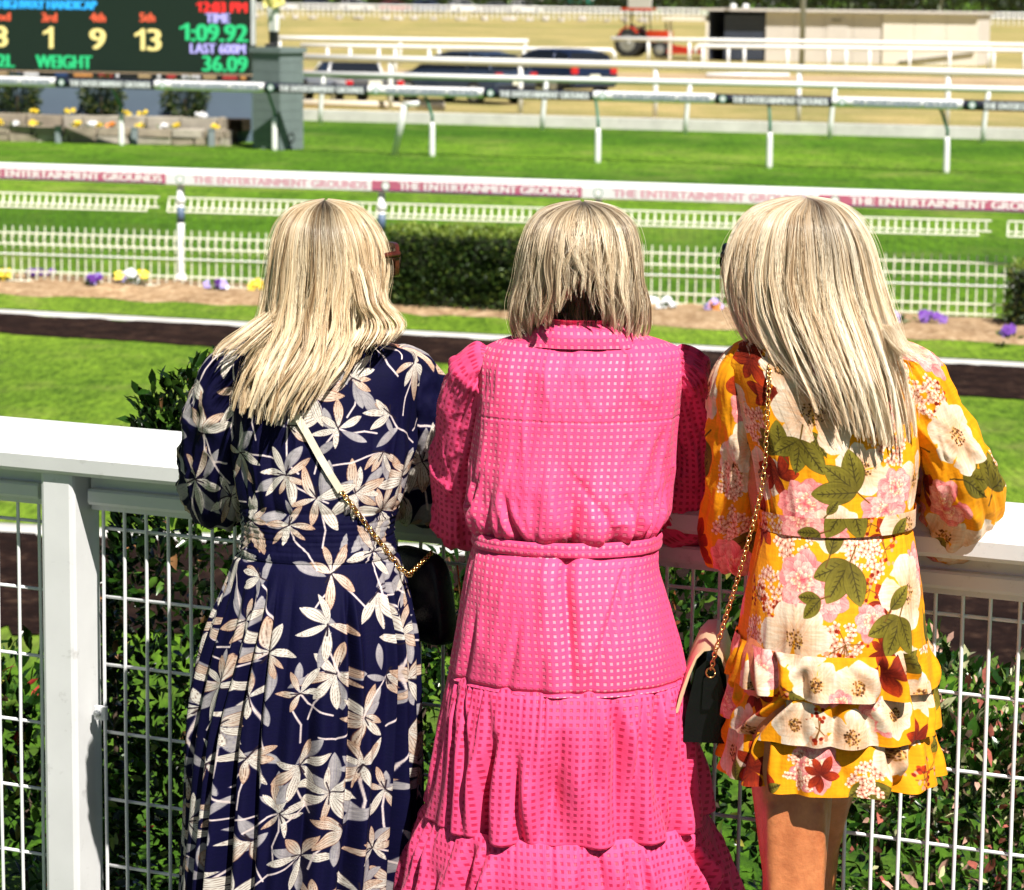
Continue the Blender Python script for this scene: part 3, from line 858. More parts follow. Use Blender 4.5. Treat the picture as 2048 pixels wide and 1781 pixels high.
# ------------------------------------------------------------------ parked vehicles
M_GLASS = mat('dark_car_glass', (0.012, 0.015, 0.02), 0.06, 0.1, spec=0.8)
M_TYRE = mat('tyre_rubber', (0.015, 0.015, 0.015), 0.85, 0.2)
M_RIM = mat('alloy_rim', (0.55, 0.55, 0.57), 0.3, 0.1, metal=0.7)
M_TAIL = mat('red_tail_lamp', (0.50, 0.015, 0.02), 0.2, 0.1)
M_PLATE = mat('number_plate', (0.75, 0.74, 0.62), 0.5, 0.05)
def paint(name, c): return mat(name, c, .28, .04, 2, metal=.25, coat=.7)
def car(label, p, heading, style, pm, group='vehicles parked behind the track rails', L=4.3, W=1.78, simple=False, zk=1.0):
    """heading: unit vector the bonnet points to"""
    h = np.array([heading[0], heading[1], 0.0]); h /= np.linalg.norm(h)
    sd = np.array([h[1], -h[0], 0.0])
    o = thing({'ute': 'pickup_truck', 'hatch': 'parked_car', 'suv': 'parked_car'}[style], p, label, 'pickup' if style == 'ute' else 'car', group)
    p = np.array(p, float)
    w = W / 2
    # stations along the car: x, z low, z belt, half width
    if style == 'hatch':
        low = [(-.50, .42, .78, .80), (-.49, .28, .92, .92), (-.42, .20, .97, .98), (-.2, .18, .95, 1.0), (.1, .18, .92, 1.0), (.28, .18, .90, .99), (.42, .20, .78, .95), (.485, .28, .68, .84), (.50, .38, .58, .72)]
        roof = [(-.455, .95, .86), (-.37, 1.36, .70), (-.22, 1.46, .68), (.0, 1.45, .68), (.11, 1.36, .70), (.29, .93, .86)]
    elif style == 'suv':
        low = [(-.50, .48, .95, .86), (-.49, .34, 1.05, .95), (-.42, .28, 1.10, .98), (-.2, .26, 1.08, 1.0), (.1, .26, 1.06, 1.0), (.25, .26, 1.04, .99), (.42, .28, .98, .96), (.485, .36, .86, .88), (.50, .45, .72, .78)]
        roof = [(-.475, 1.06, .90), (-.42, 1.58, .74), (-.25, 1.68, .72), (.0, 1.67, .72), (.08, 1.60, .73), (.23, 1.06, .88)]
    else:
        low = [(-.50, .52, .98, .94), (-.49, .45, 1.00, .97), (-.3, .40, 1.00, 1.0), (-.12, .34, 1.00, 1.0), (.1, .34, 1.02, 1.0), (.25, .34, 1.0, .99), (.42, .36, .96, .96), (.485, .42, .86, .90), (.50, .5, .74, .82)]
        roof = [(-.12, 1.00, .92), (-.09, 1.58, .76), (.02, 1.68, .74), (.08, 1.64, .74), (.12, 1.58, .76), (.24, 1.02, .90)]
    low = [(a_, b_ * zk, c_ * zk, d_) for a_, b_, c_, d_ in low]; roof = [(a_, b_ * zk, c_) for a_, b_, c_ in roof]
    def sec(x, zl, zb, k):
        c = p + h * x * L; r = w * k
        pts = [(-.86, 0), (-1, .16), (-1.0, .55), (-.985, .82), (-.93, 1), (-.5, 1.015), (.5, 1.015), (.93, 1), (.985, .82), (1.0, .55), (1, .16), (.86, 0)]
        return [c + sd * r * a + UPZ * (zl + (zb - zl) * b_) for a, b_ in pts]
    # wheel arches: split body into ring lofts
    rings = [sec(*s_) for s_ in low]; n = 12
    vs = [q for rg in rings for q in rg]
    fs = [(i * n + k, i * n + (k + 1) % n, (i + 1) * n + (k + 1) % n, (i + 1) * n + k) for i in range(len(low) - 1) for k in range(n)]
    fs += [tuple(range(n - 1, -1, -1)), tuple((len(low) - 1) * n + k for k in range(n))]
    body = MB().add(vs, fs).build('body', pm, o, angle=40)
    # greenhouse
    rr = []
    for x, z, k in roof:
        c = p + h * x * L
        zb = min(z - .02, float(np.interp(x, [s_[0] for s_ in low], [s_[2] for s_ in low]))) - .03
        rr.append([c + sd * w * .90 * -1 + UPZ * zb, c + sd * w * -k + UPZ * (z - .05), c + sd * w * -(k - .12) + UPZ * z, c + sd * w * (k - .12) + UPZ * z, c + sd * w * k + UPZ * (z - .05), c + sd * w * .90 + UPZ * zb])
    vs = [q for rg in rr for q in rg]; n = 6
    fs = [(i * n + k, i * n + (k + 1) % n, (i + 1) * n + (k + 1) % n, (i + 1) * n + k) for i in range(len(roof) - 1) for k in range(n)]
    fs += [tuple(range(n - 1, -1, -1)), tuple((len(roof) - 1) * n + k for k in range(n))]
    MB().add(vs, fs).build('window_glass', M_GLASS, o, angle=35)
    # painted roof skin and pillars sit just proud of the glass
    mb = MB()
    for i in range(1, len(roof) - 2):
        a = [q + UPZ * .012 for q in rr[i][1:5]]; b_ = [q + UPZ * .012 for q in rr[i + 1][1:5]]
        mb.add(a + b_, [(0, 1, 5, 4), (1, 2, 6, 5), (2, 3, 7, 6)])
    mb.build('roof', pm, o, smooth=True)
    mb = MB()
    for i in (0, 2 if style != 'ute' else 1, len(roof) - 2):
        j = i + 1 if i != (2 if style != 'ute' else 1) else i
        for side in (0, 5):
            t = 1 if side == 0 else 4
            out = sd * (-.012 if side == 0 else .012)
            lo = rr[i][side] if i != len(roof) - 2 else rr[-1][side]
            hi = rr[j][t] if i != len(roof) - 2 else rr[-2][t]
            MB().tube([lo + out, hi + out], .035, 6).build('window_pillar', pm, o, smooth=True)
    wr = (.33 if style == 'hatch' else .38) * (zk * .5 + .5)
    for fx in (-.31, .31):
        for s_ in (-1, 1):
            c = p + h * fx * L + sd * s_ * (w - .10) + UPZ * wr
            wl = MB().lathe(c - sd * s_ * .10, sd * s_, [(0, wr * .7), (.01, wr * .95), (.05, wr), (.17, wr), (.205, wr * .93), (.21, wr * .66)], 20).build('wheel', M_TYRE, o, angle=40)
            if not simple: MB().lathe(c + sd * s_ * .100, sd * s_, [(0, wr * .64), (.012, wr * .62), (.016, wr * .2), (.02, wr * .12)], 12).build('rim', M_RIM, wl)
    if simple: return o
    zt = {'hatch': .80, 'suv': .95, 'ute': .80}[style] * zk
    for s_ in (-1, 1):
        MB().box(p - h * L * .493 + sd * s_ * w * .78 + UPZ * zt, (.10, .26, .20 if style != 'ute' else .26), (h, sd, UPZ), bev=.03).build('tail_light', M_TAIL, o)
    MB().box(p - h * L * .50 + UPZ * .42, (.12, W * .84, .20), (h, sd, UPZ), bev=.05).build('bumper', M_BLACK if style != 'suv' else pm, o)
    MB().box(p - h * (L * .5 + .035) + UPZ * (.62 if style != 'ute' else .66), (.012, .37, .12), (h, sd, UPZ)).build('number_plate', M_PLATE, o)
    if style == 'ute':
        MB().box(p - h * L * .31 + UPZ * 1.01 * zk, (L * .34, W * .84, .03), (h, sd, UPZ)).build('tray_liner', M_BLACK, o)
        MB().box(p - h * L * .502 + UPZ * .86 * zk, (.02, W * .70, .20), (h, sd, UPZ)).build('tailgate_panel', mat('tailgate_dark_grey', (.08, .08, .085), .4, .1), o)  # dark grey panel across the white tailgate
    if style == 'hatch':
        MB().box(p - h * L * .455 + UPZ * 1.40, (.22, W * .62, .03), (h, sd, UPZ), bev=.05).build('spoiler', pm, o)
    return o
car('white pickup with its tail lights to the track rails', gz(700, 208, GZ), (-.35, .94), 'ute', paint('white_car_paint', (.75, .75, .76)), L=4.6, W=1.8, zk=.74)
car('slate blue hatchback parked beside the white pickup', gz(925, 205, GZ), (-.72, .70), 'hatch', paint('slate_blue_paint', (.035, .055, .10)))
car('dark navy wagon parked rightmost beside the slate blue hatchback', gz(1105, 189, GZ), (-.55, .83), 'suv', paint('navy_car_paint', (.012, .022, .06)), L=4.5, W=1.85, zk=.84)

# ------------------------------------------------------------------ red tractor
def tractor(p):
    o = thing('tractor', p, 'red tractor with canopy and red mower deck beside the shed', 'tractor')
    p = np.array(p, float)
    h = np.array([.95, -.3, 0]); h /= np.linalg.norm(h); sd = np.array([h[1], -h[0], 0])
    A = (h, sd, UPZ)
    M_RED = paint('tractor_red', (.55, .03, .015)); M_ORG = paint('tractor_orange', (.62, .045, .012))
    for fx, s_, r, w in ((-.75, -1, .68, .36), (-.75, 1, .68, .36), (.85, -1, .40, .24), (.85, 1, .40, .24)):
        c = p + h * fx + sd * s_ * .68 + UPZ * r
        wl = MB().lathe(c - sd * s_ * w / 2, sd * s_, [(0, r * .6), (.02, r * .95), (.06, r), (w - .06, r), (w - .02, r * .95), (w, r * .6)], 20).build('wheel', M_TYRE, o, angle=40)
        MB().lathe(c + sd * s_ * w * .42, sd * s_, [(0, r * .6), (.03, r * .58), (.04, r * .2), (.07, r * .15)], 12).build('rim', M_STEEL, wl)
    MB().box(p + h * .65 + UPZ * 1.02, (1.25, .62, .55), A, bev=.10).build('bonnet', M_ORG, o, angle=40)
    MB().box(p + h * .1 + UPZ * .65, (2.0, .40, .36), A, bev=.05).build('chassis', M_BLACK, o)
    for s_ in (-1, 1):
        MB().extrude([(-.45, .0), (-.38, .32), (-.1, .50), (.25, .48), (.5, .2), (.42, .18), (.2, .42), (-.1, .44), (-.33, .28), (-.40, 0)], p - h * .75 + sd * s_ * .50 + UPZ * .98, p - h * .75 + sd * s_ * .86 + UPZ * .98, h).build('mudguard', M_ORG, o)
    MB().box(p - h * .55 + UPZ * 1.10, (.45, .50, .12), A, bev=.05).box(p - h * .76 + UPZ * 1.36, (.12, .50, .46), A, bev=.03).build('seat', M_BLACK, o)
    MB().tube([p - h * .05 + UPZ * 1.0, p - h * .2 + UPZ * 1.45], .03, 8).lathe(p - h * .2 + UPZ * 1.46, h * -.3 + UPZ, [(0, .20), (.02, .21), (.04, .20), (.041, .17), (.0, .17)], 14).build('steering_wheel', M_BLACK, o)
    for s_ in (-1, 1):
        MB().tube([p - h * .95 + sd * s_ * .55 + UPZ * .9, p - h * .95 + sd * s_ * .55 + UPZ * 2.25], .04, 8).build('canopy_post', M_BLACK, o)
        MB().tube([p + h * .1 + sd * s_ * .50 + UPZ * .9, p - h * .05 + sd * s_ * .50 + UPZ * 2.25], .03, 8).build('canopy_post', M_BLACK, o)
    MB().box(p - h * .45 + UPZ * 2.31, (1.5, 1.35, .12), A, bev=.12).build('canopy', M_ORG, o)
    MB().tube([p + h * 1.0 + sd * .2 + UPZ * 1.2, p + h * 1.0 + sd * .2 + UPZ * 1.75], .035, 8).build('exhaust', M_BLACK, o)
    dk = MB().box(p + h * 2.1 + UPZ * .32, (1.9, 1.6, .22), A, bev=.12).build('mower_deck', M_RED, o)
    MB().tube([p + h * 1.2 + UPZ * .55, p + h * 2.1 + UPZ * .45], .07, 8).build('tow_bar', M_RED, o)
tractor(gz(1293, 115, GZ))

# ------------------------------------------------------------------ beige shed
def shed():
    bl, br = gz(1420, 122, GZ), gz(1955, 133, GZ)
    pl = Plane(bl, br)
    o = thing('shed', pl.at(pl.len / 2, GZ), 'long low beige shed with an open dark bay and a side awning', 'shed')
    z = lambda px, py: pl.hit(px, py)[2]
    zt = z(1700, 26) 
    sA, sB, sC = pl.s(1531, 80), pl.s(1765, 80), pl.len
    D = 3.0
    M_BEIGE = mat('beige_cladding', (.64, .59, .54), .7, .06, 1.2, dirt=.15)
    M_CREAM = mat('cream_cladding', (.78, .72, .62), .7, .05, 1.2)
    M_DARK = mat('dark_shutter', (.045, .055, .085), .5, .15, 3)
    # cladding panels one by one, each a little proud of the frame behind
    def panels(s0, s1, n, m, off):
        for i in range(n):
            a = s0 + (s1 - s0) * i / n; b_ = s0 + (s1 - s0) * (i + 1) / n
            MB().box(pl.at((a + b_) / 2, (GZ + zt) / 2, off), (b_ - a - .02, .05, zt - GZ - .04), (pl.d, -pl.n, UPZ)).build('panel', m, o)
    MB().box(pl.at((sA + sC) / 2, (GZ + zt) / 2, -D / 2 - .03), (sC - sA - .06, D, zt - GZ - .06), (pl.d, -pl.n, UPZ)).build('frame_wall', M_BEIGE, o)
    panels(sA, sB, 4, M_BEIGE, .0)
    panels(sB + .02, sC, 3, M_CREAM, .10)
    # open bay with back wall, side wall, half-drawn shutter
    MB().box(pl.at(sA / 2 - .1, (GZ + zt) / 2, -D), (sA + .3, .08, zt - GZ), (pl.d, -pl.n, UPZ)).build('back_wall', M_DARK, o)
    MB().box(pl.at(-.1, (GZ + zt) / 2, -D / 2), (.08, D, zt - GZ), (pl.d, -pl.n, UPZ)).build('side_wall', M_DARK, o)
    n = 9
    for i in range(n):
        zz = GZ + .08 + (zt - GZ - .25) * (i + .5) / n
        MB().box(pl.at(sA * .62, zz, -.12), (sA * .76, .04, (zt - GZ - .25) / n - .012), (pl.d, -pl.n, UPZ)).build('shutter_slat', M_DARK, o)
    MB().box(pl.at(sC / 2 - .15, zt + .06, -D / 2 + .1), (sC + .5, D + .5, .10), (pl.d, -pl.n, UPZ)).build('roof', M_BEIGE, o)
    # awning to the left
    s0 = pl.s(1335, 60)
    aw = MB().box(pl.at((s0 + pl.s(1412, 60)) / 2, z(1370, 38), -.4), (pl.s(1412, 60) - s0, 2.6, .16), (pl.d, -pl.n, UPZ)).build('awning', M_CREAM, o)
    for s_ in (pl.s(1348, 60), 0.0): MB().box(pl.at(s_, (GZ + z(1348, 42)) / 2, .6), (.12, .12, z(1348, 42) - GZ), (pl.d, -pl.n, UPZ)).build('awning_post', M_CREAM, aw)
    dr = MB().box(pl.at(pl.s(1675, 80), GZ + (zt - GZ) * .44, .040), (.95, .03, (zt - GZ) * .84), (pl.d, -pl.n, UPZ)).build('door', M_BEIGE, o)
    MB().box(pl.at(pl.s(1675, 80) + .36, GZ + 1.0, .07), (.05, .05, .12), (pl.d, -pl.n, UPZ)).build('handle', M_STEEL, dr)
    MB().box(pl.at(pl.s(1673, 80), zt - .36, .062), (.42, .012, .12), (pl.d, -pl.n, UPZ)).build('name_plate', mat('dull_plate', (.35, .32, .24), .6), o)
    for px in (1462, 1487): MB().ell(pl.at(pl.s(px, 60), zt + .22, -.3), (.16, .16, .13), n=10, m=6).build('roof_vent', M_WHITE, o, smooth=True)
    # handrail lying slanted on the cream wall
    MB().tube([pl.at(pl.s(1800, 100), GZ + .15, .20), pl.at(pl.s(1950, 100), GZ + .62, .20)], .05, 8).build('handrail', mat('grey_tube', (.38, .36, .33), .6), o)
shed()
def pole(px, py, r, hgt, label, base_py):
    p = gz(px, base_py, GZ)
    o = thing('light_pole', p, label, 'pole')
    MB().tube([p, p + UPZ * hgt * .5, p + UPZ * hgt], [r, r * .85, r * .6], 10).build('mast', mat('pole_grey', (.36, .38, .38), .5, .1, metal=.3), o, smooth=True)
    MB().box(p + UPZ * (hgt + .1), (1.6, .5, .18), bev=.05).build('lamp_head', M_STEEL, o)
pole(1603, 60, .13, 14, 'slim grey light pole rising in front of the beige shed', 131)
pole(1882, 20, .16, 16, 'thin far light pole at the tree line right of the shed', 40)

# ------------------------------------------------------------------ far side of the course
FFp = Plane(gz(520, 32, GZ), gz(2048, 52, GZ))
ff = thing('far_fence', FFp.at(40, GZ), 'far white crowd fence of thin palings below the trees', 'fence')
mb = MB(); zt = FFp.hit(900, 13)[2]
for i in range(int((FFp.len + 60) / .55)):
    s_ = -30 + i * .55
    mb.tube([FFp.at(s_, GZ), FFp.at(s_, zt)], .07, 4)
mb.build('paling', M_WHITE, ff)['kind'] = 'stuff'
for zz in (zt, zt - .45): MB().tube([FFp.at(-30, zz), FFp.at(FFp.len + 30, zz)], .10, 6).build('rail', M_WHITE, ff)
M_ROCK = mat('pale_rock', (.46, .42, .38), .9, .2, 2, bmp=.6)
g = np.random.default_rng(5)
pxr = 505
i = 0
ORD = 'first second third fourth fifth sixth seventh eighth ninth tenth eleventh twelfth thirteenth fourteenth fifteenth sixteenth seventeenth eighteenth nineteenth twentieth twenty-first twenty-second twenty-third twenty-fourth twenty-fifth twenty-sixth twenty-seventh twenty-eighth twenty-ninth thirtieth'.split()
places = ['near the jockey statue', 'left of the teal banner', 'under the teal banner', 'right of the teal banner', 'behind the tractor', 'beside the shed']
while pxr < 1330:
    p = gz(pxr, 38 + (pxr - 500) * .009, GZ)
    mb = MB(); w = g.uniform(.3, .75); hh = g.uniform(.2, .38)
    mb.ell(p + UPZ * hh * .5, (w, .4, hh), n=9, m=5)
    mb.v = [tuple(np.array(v) + g.normal(0, .06, 3)) for v in mb.v]
    o = mb.build('boulder', M_ROCK)
    tag(o, f'{ORD[i]} pale boulder counted from the statue along the far white fence', 'boulder', 'boulders along the far fence')
    pxr += g.uniform(24, 58); i += 1
# parked cars behind the far fence: only their lower halves reach the frame
cols = [(.72, .72, .74), (.10, .11, .13), (.70, .70, .70), (.35, .03, .03), (.05, .09, .22), (.74, .74, .75), (.30, .31, .33), (.72, .72, .7)]
names = ['white', 'charcoal', 'white', 'dark red', 'blue', 'white', 'grey', 'white']
nth = ['leftmost', 'second', 'third', 'fourth', 'fifth', 'sixth', 'seventh', 'eighth']
for i, px in enumerate((560, 640, 715, 790, 860, 930, 1000, 1050)):
    car(f'{names[i]} far car behind the palings, {nth[i]} in the far row counted from the statue', gz(px, 22 + (px - 500) * .012, GZ), (.9, .35 if i % 2 else -.3), 'suv' if i % 3 else 'hatch', paint(f'far_paint_{i}', cols[i]), group='cars parked beyond the far fence', simple=True)
# teal banner frame and white sign board
pb = Plane(gz(1075, 26, GZ), gz(1192, 28, GZ))
M_TEAL = mat('teal_banner', (.015, .28, .22), .5, .08)
tb = thing('teal_banner', pb.at(pb.len / 2, GZ), 'teal banner board with white dots at the far fence', 'banner')
zb, zt2 = pb.hit(1130, 8)[2], pb.hit(1130, -16)[2]
MB().box(pb.at(pb.len / 2, (zb + zt2) / 2), (pb.len, .1, zt2 - zb), (pb.d, -pb.n, UPZ)).build('board', M_TEAL, tb)
for k in range(7): 
    a = pb.len * (k + .5) / 7
    MB().lathe(pb.at(a, zb + (zt2 - zb) * .42, .052), pb.n, [(0, .34), (.02, .33)], 12).build('dot', M_WHITE, tb)
for a in (.2, pb.len - .2): MB().tube([pb.at(a, GZ, -.1), pb.at(a, zt2, -.1)], .08, 8).build('leg', M_STEEL, tb)
ps = Plane(gz(1256, 34, GZ), gz(1302, 35, GZ))
sg = thing('sign_board', ps.at(ps.len / 2, GZ), 'white sign board with dark lettering lines left of the shed', 'sign')
zb, zt2 = ps.hit(1280, 18)[2], ps.hit(1280, -14)[2]
MB().box(ps.at(ps.len / 2, (zb + zt2) / 2), (ps.len, .1, zt2 - zb), (ps.d, -ps.n, UPZ)).build('board', M_WHITE, sg)
for a in (.2, ps.len - .2): MB().tube([ps.at(a, GZ, -.08), ps.at(a, zb + .1, -.08)], .08, 8).build('leg', M_STEEL, sg)

# trees along the far side
def tree(px, basepy, hgt, rad, seed, label, table):
    g = np.random.default_rng(seed)
    p = gz(px, basepy, GZ)
    o = thing('tree', p, label, 'tree', 'trees along the far side of the course')
    mb = MB()
    top = p + UPZ * hgt * .6 + np.array([g.normal(0, .5), 0, 0])
    mb.tube([p, p * .5 + top * .5 + g.normal(0, .2, 3), top], [hgt * .028, hgt * .02, hgt * .008], 8)
    cs = []
    for i in range(9):
        a = g.uniform(0, 6.28); k = g.uniform(.25, .9)
        st = p + (top - p) * k
        e = p + np.array([math.cos(a) * rad * g.uniform(.4, .8), math.sin(a) * rad * g.uniform(.4, .8), hgt * g.uniform(.10, .8)])
        mb.tube([st, (st + e) / 2 + g.normal(0, .2, 3), e], [hgt * .01, hgt * .007, hgt * .003], 6)
        cs.append(e)
    mb.build('trunk', M_BARK, o, smooth=True)
    n = 2200
    idx = g.integers(0, len(cs), n)
    d = g.normal(0, 1, (n, 3)); d /= np.linalg.norm(d, axis=1)[:, None]
    rr = g.uniform(.3, 1, n) ** .5
    pos = np.array(cs)[idx] + d * (rr * rad * .48)[:, None] * np.array([1, 1, .8])
    pos[:, 2] = np.maximum(pos[:, 2], GZ + .3)
    leaves('crown', pos, d, g.uniform(.5, 1.1, n) * hgt * .085, pick(g, n, table), M_LEAF2, o, seed)
DT = [(4, (.018, .035, .008)), (2, (.03, .06, .012)), (1, (.06, .10, .02))]
k = 0
words = ['over the far car park', 'left of the teal banner', 'just behind the teal banner', 'between the banner and the white sign', 'behind the white sign', 'behind the tractor canopy',
         'left of the light pole', 'behind the light pole', 'over the middle of the shed', 'over the cream end of the shed', 'right of the shed', 'at the right edge beyond the shed', 'rightmost beyond the frame edge']
for i, px in enumerate((880, 990, 1110, 1215, 1310, 1400, 1500, 1600, 1710, 1810, 1905, 1990, 2080)):
    g_ = np.random.default_rng(900 + i)
    tree(px + g_.normal(0, 8), 22 + (px - 900) * .013 + g_.normal(0, 1), g_.uniform(9, 13), g_.uniform(4.5, 6), 900 + i, f'dark far tree {words[i]}', DT)

GZ = -0.8
# dark undergrowth between the far fence and the trees
GZ = FZ
g = np.random.default_rng(77); n = 9000
u = g.uniform(0, 1, n)
pa, pb2 = gz(420, 20, GZ), gz(2300, 46, GZ)
pos = pa[None] + (pb2 - pa)[None] * u[:, None]; pos[:, 1] += g.uniform(0, 14, n)
pos[:, 2] = GZ + g.uniform(0, 1, n) ** .8 * (2.2 + 3.5 * vnoise(u * 60, u * 0, 3)) * np.where(u < .25, .35, 1)
ug = leaves('undergrowth', pos, np.tile([0, -.6, .6], (n, 1)), g.uniform(.6, 1.2, n), pick(g, n, [(5, (.010, .020, .005)), (2, (.022, .045, .009)), (.7, (.06, .09, .02))]), M_LEAF2, None, 77)
tag(ug, 'dark shrubby undergrowth behind the far white palings', 'undergrowth', kind='stuff')
GZ = -0.8
# ------------------------------------------------------------------ scoreboard, its wall and garden
SB = Plane(gz(0, 274, GZ), gz(503, 285, GZ))
def zS(px, py): return float(SB.hit(px, py)[2])
sb = thing('scoreboard', SB.at(SB.len / 2, GZ), 'large dark LED race results scoreboard with coloured numbers', 'scoreboard')
sL, sR = -9.0, SB.s(500, 70)
zlo, zhi = zS(300, 146), zS(300, -110)
M_LED = mat('led_black', (.004, .016, .009), .55, .25, 60)
MB().box(SB.at((sL + sR) / 2, (zlo + zhi) / 2, -.2), (sR - sL, .4, zhi - zlo), (SB.d, -SB.n, UPZ)).build('screen', M_LED, sb)
fr_ = SB.s(505, 70)
MB().box(SB.at(fr_, (zS(505, 90) + zhi) / 2, -.06), (.06, .10, zhi - zS(505, 90)), (SB.d, -SB.n, UPZ)).build('side_frame', mat('frame_alu', (.6, .61, .62), .45), sb)
def led(name, c, e=1.0): return mat('led_' + name, (.02, .02, .02), .5, .05, emit=(*c, e))
LEDC = {'cyan': led('cyan', (.01, .36, .80)), 'red': led('red', (.85, .01, .01)), 'orange': led('orange', (.72, .09, .03)), 'yellow': led('yellow', (.80, .66, .22)),
        'green': led('green', (.01, .50, .16)), 'lav': led('lavender', (.42, .38, .78))}
def stext(s, x0, y0, x1, y1, c, bold=.012):
    a = SB.hit(x0, y1, .004); b_ = SB.hit(x1, y1 + (x1 - x0) * .021, .004)
    w = np.linalg.norm((b_ - a)[:2])
    h = SB.hit(x0, y0)[2] - SB.hit(x0, y1)[2]
    lettering('digits' if s[0].isdigit() else 'lettering', s, a, SB.d, UPZ, w, h, LEDC[c], sb, SB.n, bold=bold)
def one(x0, y0, x1, y1, c):
    w = x1 - x0
    P_ = [(x1 - w * .42, y1), (x1, y1), (x1, y0), (x1 - w * .36, y0), (x1 - w * .6, y0 + (y1 - y0) * .13), (x0, y0 + (y1 - y0) * .22), (x0, y0 + (y1 - y0) * .37), (x1 - w * .42, y0 + (y1 - y0) * .27)]
    MB().add([SB.hit(x, y, .005) for x, y in P_], [tuple(range(8))]).build('digits', LEDC[c], sb)
stext('D HIGHWAY HANDICAP', -22, -1, 192, 17, 'cyan', .018)
one(392, 4, 403, 24, 'red')
stext('2:03 PM', 407, 4, 493, 25, 'red', .016)
stext('TIME', 412, 27, 459, 46, 'lav')
one(359, 47, 379, 81, 'green')
stext(':09.92', 384, 48, 494, 83, 'green', .022)
stext('LAST 600M', 381, 87, 490, 107, 'lav')
stext('36.09', 406, 112, 494, 143, 'green', .018)
stext('2nd', -22, 25, 20, 41, 'orange')
for s, x in (('3rd', 84), ('4th', 181), ('5th', 280)): stext(s, x, 26, x + 29, 44, 'orange')
stext('8', -12, 52, 14, 94, 'yellow', .022)
one(86, 54, 107, 97, 'yellow')
stext('9', 181, 57, 210, 99, 'yellow', .022)
one(269, 58, 290, 101, 'yellow')
stext('3', 296, 58, 321, 102, 'yellow', .022)
stext('2L', -4, 109, 28, 134, 'green', .016)
stext('WEIGHT', 73, 110, 183, 136, 'green', .016)
# strip of small sponsor panels under the screen
g = np.random.default_rng(3)
za, zb = zS(250, 147), zS(250, 157)
shel = MB().box(SB.at((sL + sR) / 2, (za + zb) / 2 - .005, -.12), (sR - sL, .30, za - zb), (SB.d, -SB.n, UPZ)).build('sponsor_strip', M_BLACK, sb)
x = -30
tones = [(.7, .7, .72), (.42, .30, .16), (.45, .05, .05), (.7, .7, .72), (.03, .06, .16), (.05, .30, .28), (.55, .25, .08), (.02, .02, .02)]
k = 0
while x < 490:
    w = g.uniform(8, 40); c = tones[g.integers(0, len(tones))]
    s0_, s1_ = SB.s(x, 150), SB.s(min(x + w, 494), 150)
    MB().box(SB.at((s0_ + s1_) / 2, (za + zb) / 2, .036), (s1_ - s0_ - .02, .012, (za - zb) * .7), (SB.d, -SB.n, UPZ)).build('sponsor_panel', mat(f'sponsor_{tones.index(c)}', c, .5), sb)
    x += w + g.uniform(2, 14); k += 1
# wall under the screen
zw = zS(250, 158)
M_BLUEW = mat('blue_grey_wall', (.115, .16, .22), .7, .1, 1.5)
MB().box(SB.at((sL + sR) / 2, (GZ + zw) / 2, -.22), (sR - sL, .3, zw - GZ), (SB.d, -SB.n, UPZ)).build('base_wall', M_BLUEW, sb)

# stone terraces, stone by stone
M_STONE = mat('grey_brown_stone', (.30, .25, .19), .95, .3, 4, bmp=.8, bscale=14, dirt=.3)
M_STONE2 = mat('pale_stone', (.38, .34, .28), .95, .3, 4, bmp=.8, bscale=14, dirt=.3)
M_SOIL = mulch_mat('garden_soil', (.015, .010, .007), (.05, .035, .022), (.10, .075, .05), 12)
def stone_wall(label, offy, ztop, zbot, s0, s1, seed, courses=2):
    g = np.random.default_rng(seed)
    o = thing('stone_wall', SB.at((s0 + s1) / 2, zbot, offy), label, 'wall', 'stone terraces of the scoreboard garden')
    hz = (ztop - zbot) / courses
    for c in range(courses):
        s_ = s0
        while s_ < s1 - .05:
            w = min(g.uniform(.35, .75), s1 - s_)
            mb = MB().box(SB.at(s_ + w / 2, zbot + hz * (c + .5), offy + g.uniform(-.02, .02)), (w - .02, .28, hz - .014), (SB.d, -SB.n, UPZ), bev=.03)
            mb.v = [tuple(np.array(v) + g.normal(0, .008, 3)) for v in mb.v]
            mb.build('stone', M_STONE if g.random() < .6 else M_STONE2, o)
            s_ += w
    return o
e1, e0 = SB.s(500, 280), -6.0
z1 = GZ + .27; z2 = GZ + .46
stone_wall('front stone terrace wall of the scoreboard garden, lower course', 1.25, z1, GZ, e0, e1, 71)
stone_wall('rear stone terrace wall of the scoreboard garden, upper and shorter', .72, z2, z1 - .05, e0, e1 - .25, 72, 1)
for (oa, ob, zz) in ((1.11, .86, z1 - .04), (.58, -.06, z2 - .04)):
    q = MB().box(SB.at((e0 + e1) / 2, zz - .1, (oa + ob) / 2), (e1 - e0, oa - ob, .2), (SB.d, -SB.n, UPZ)).build('garden_bed', M_SOIL); tag(q, kind='structure')
for i, px in enumerate((22, 170, 318, 468)):
    s_ = SB.s(px, 270); p = SB.at(s_, GZ, 1.46)
    o = thing('edge_post', p, f'short blue-grey post before the stone terrace, {nth[i]} from the photo edge' if i else 'short blue-grey post before the stone terrace at the photo left edge', 'post', 'posts of the stone terrace')
    MB().box(p + UPZ * .13, (.11, .10, .30), (SB.d, -SB.n, UPZ), bev=.02).build('shaft', mat('post_blue_grey', (.22, .26, .28), .7), o)
    MB().box(p + UPZ * .29, (.13, .12, .02), (SB.d, -SB.n, UPZ), bev=.02).build('cap', mat('post_blue_grey', (.22, .26, .28), .7), o)
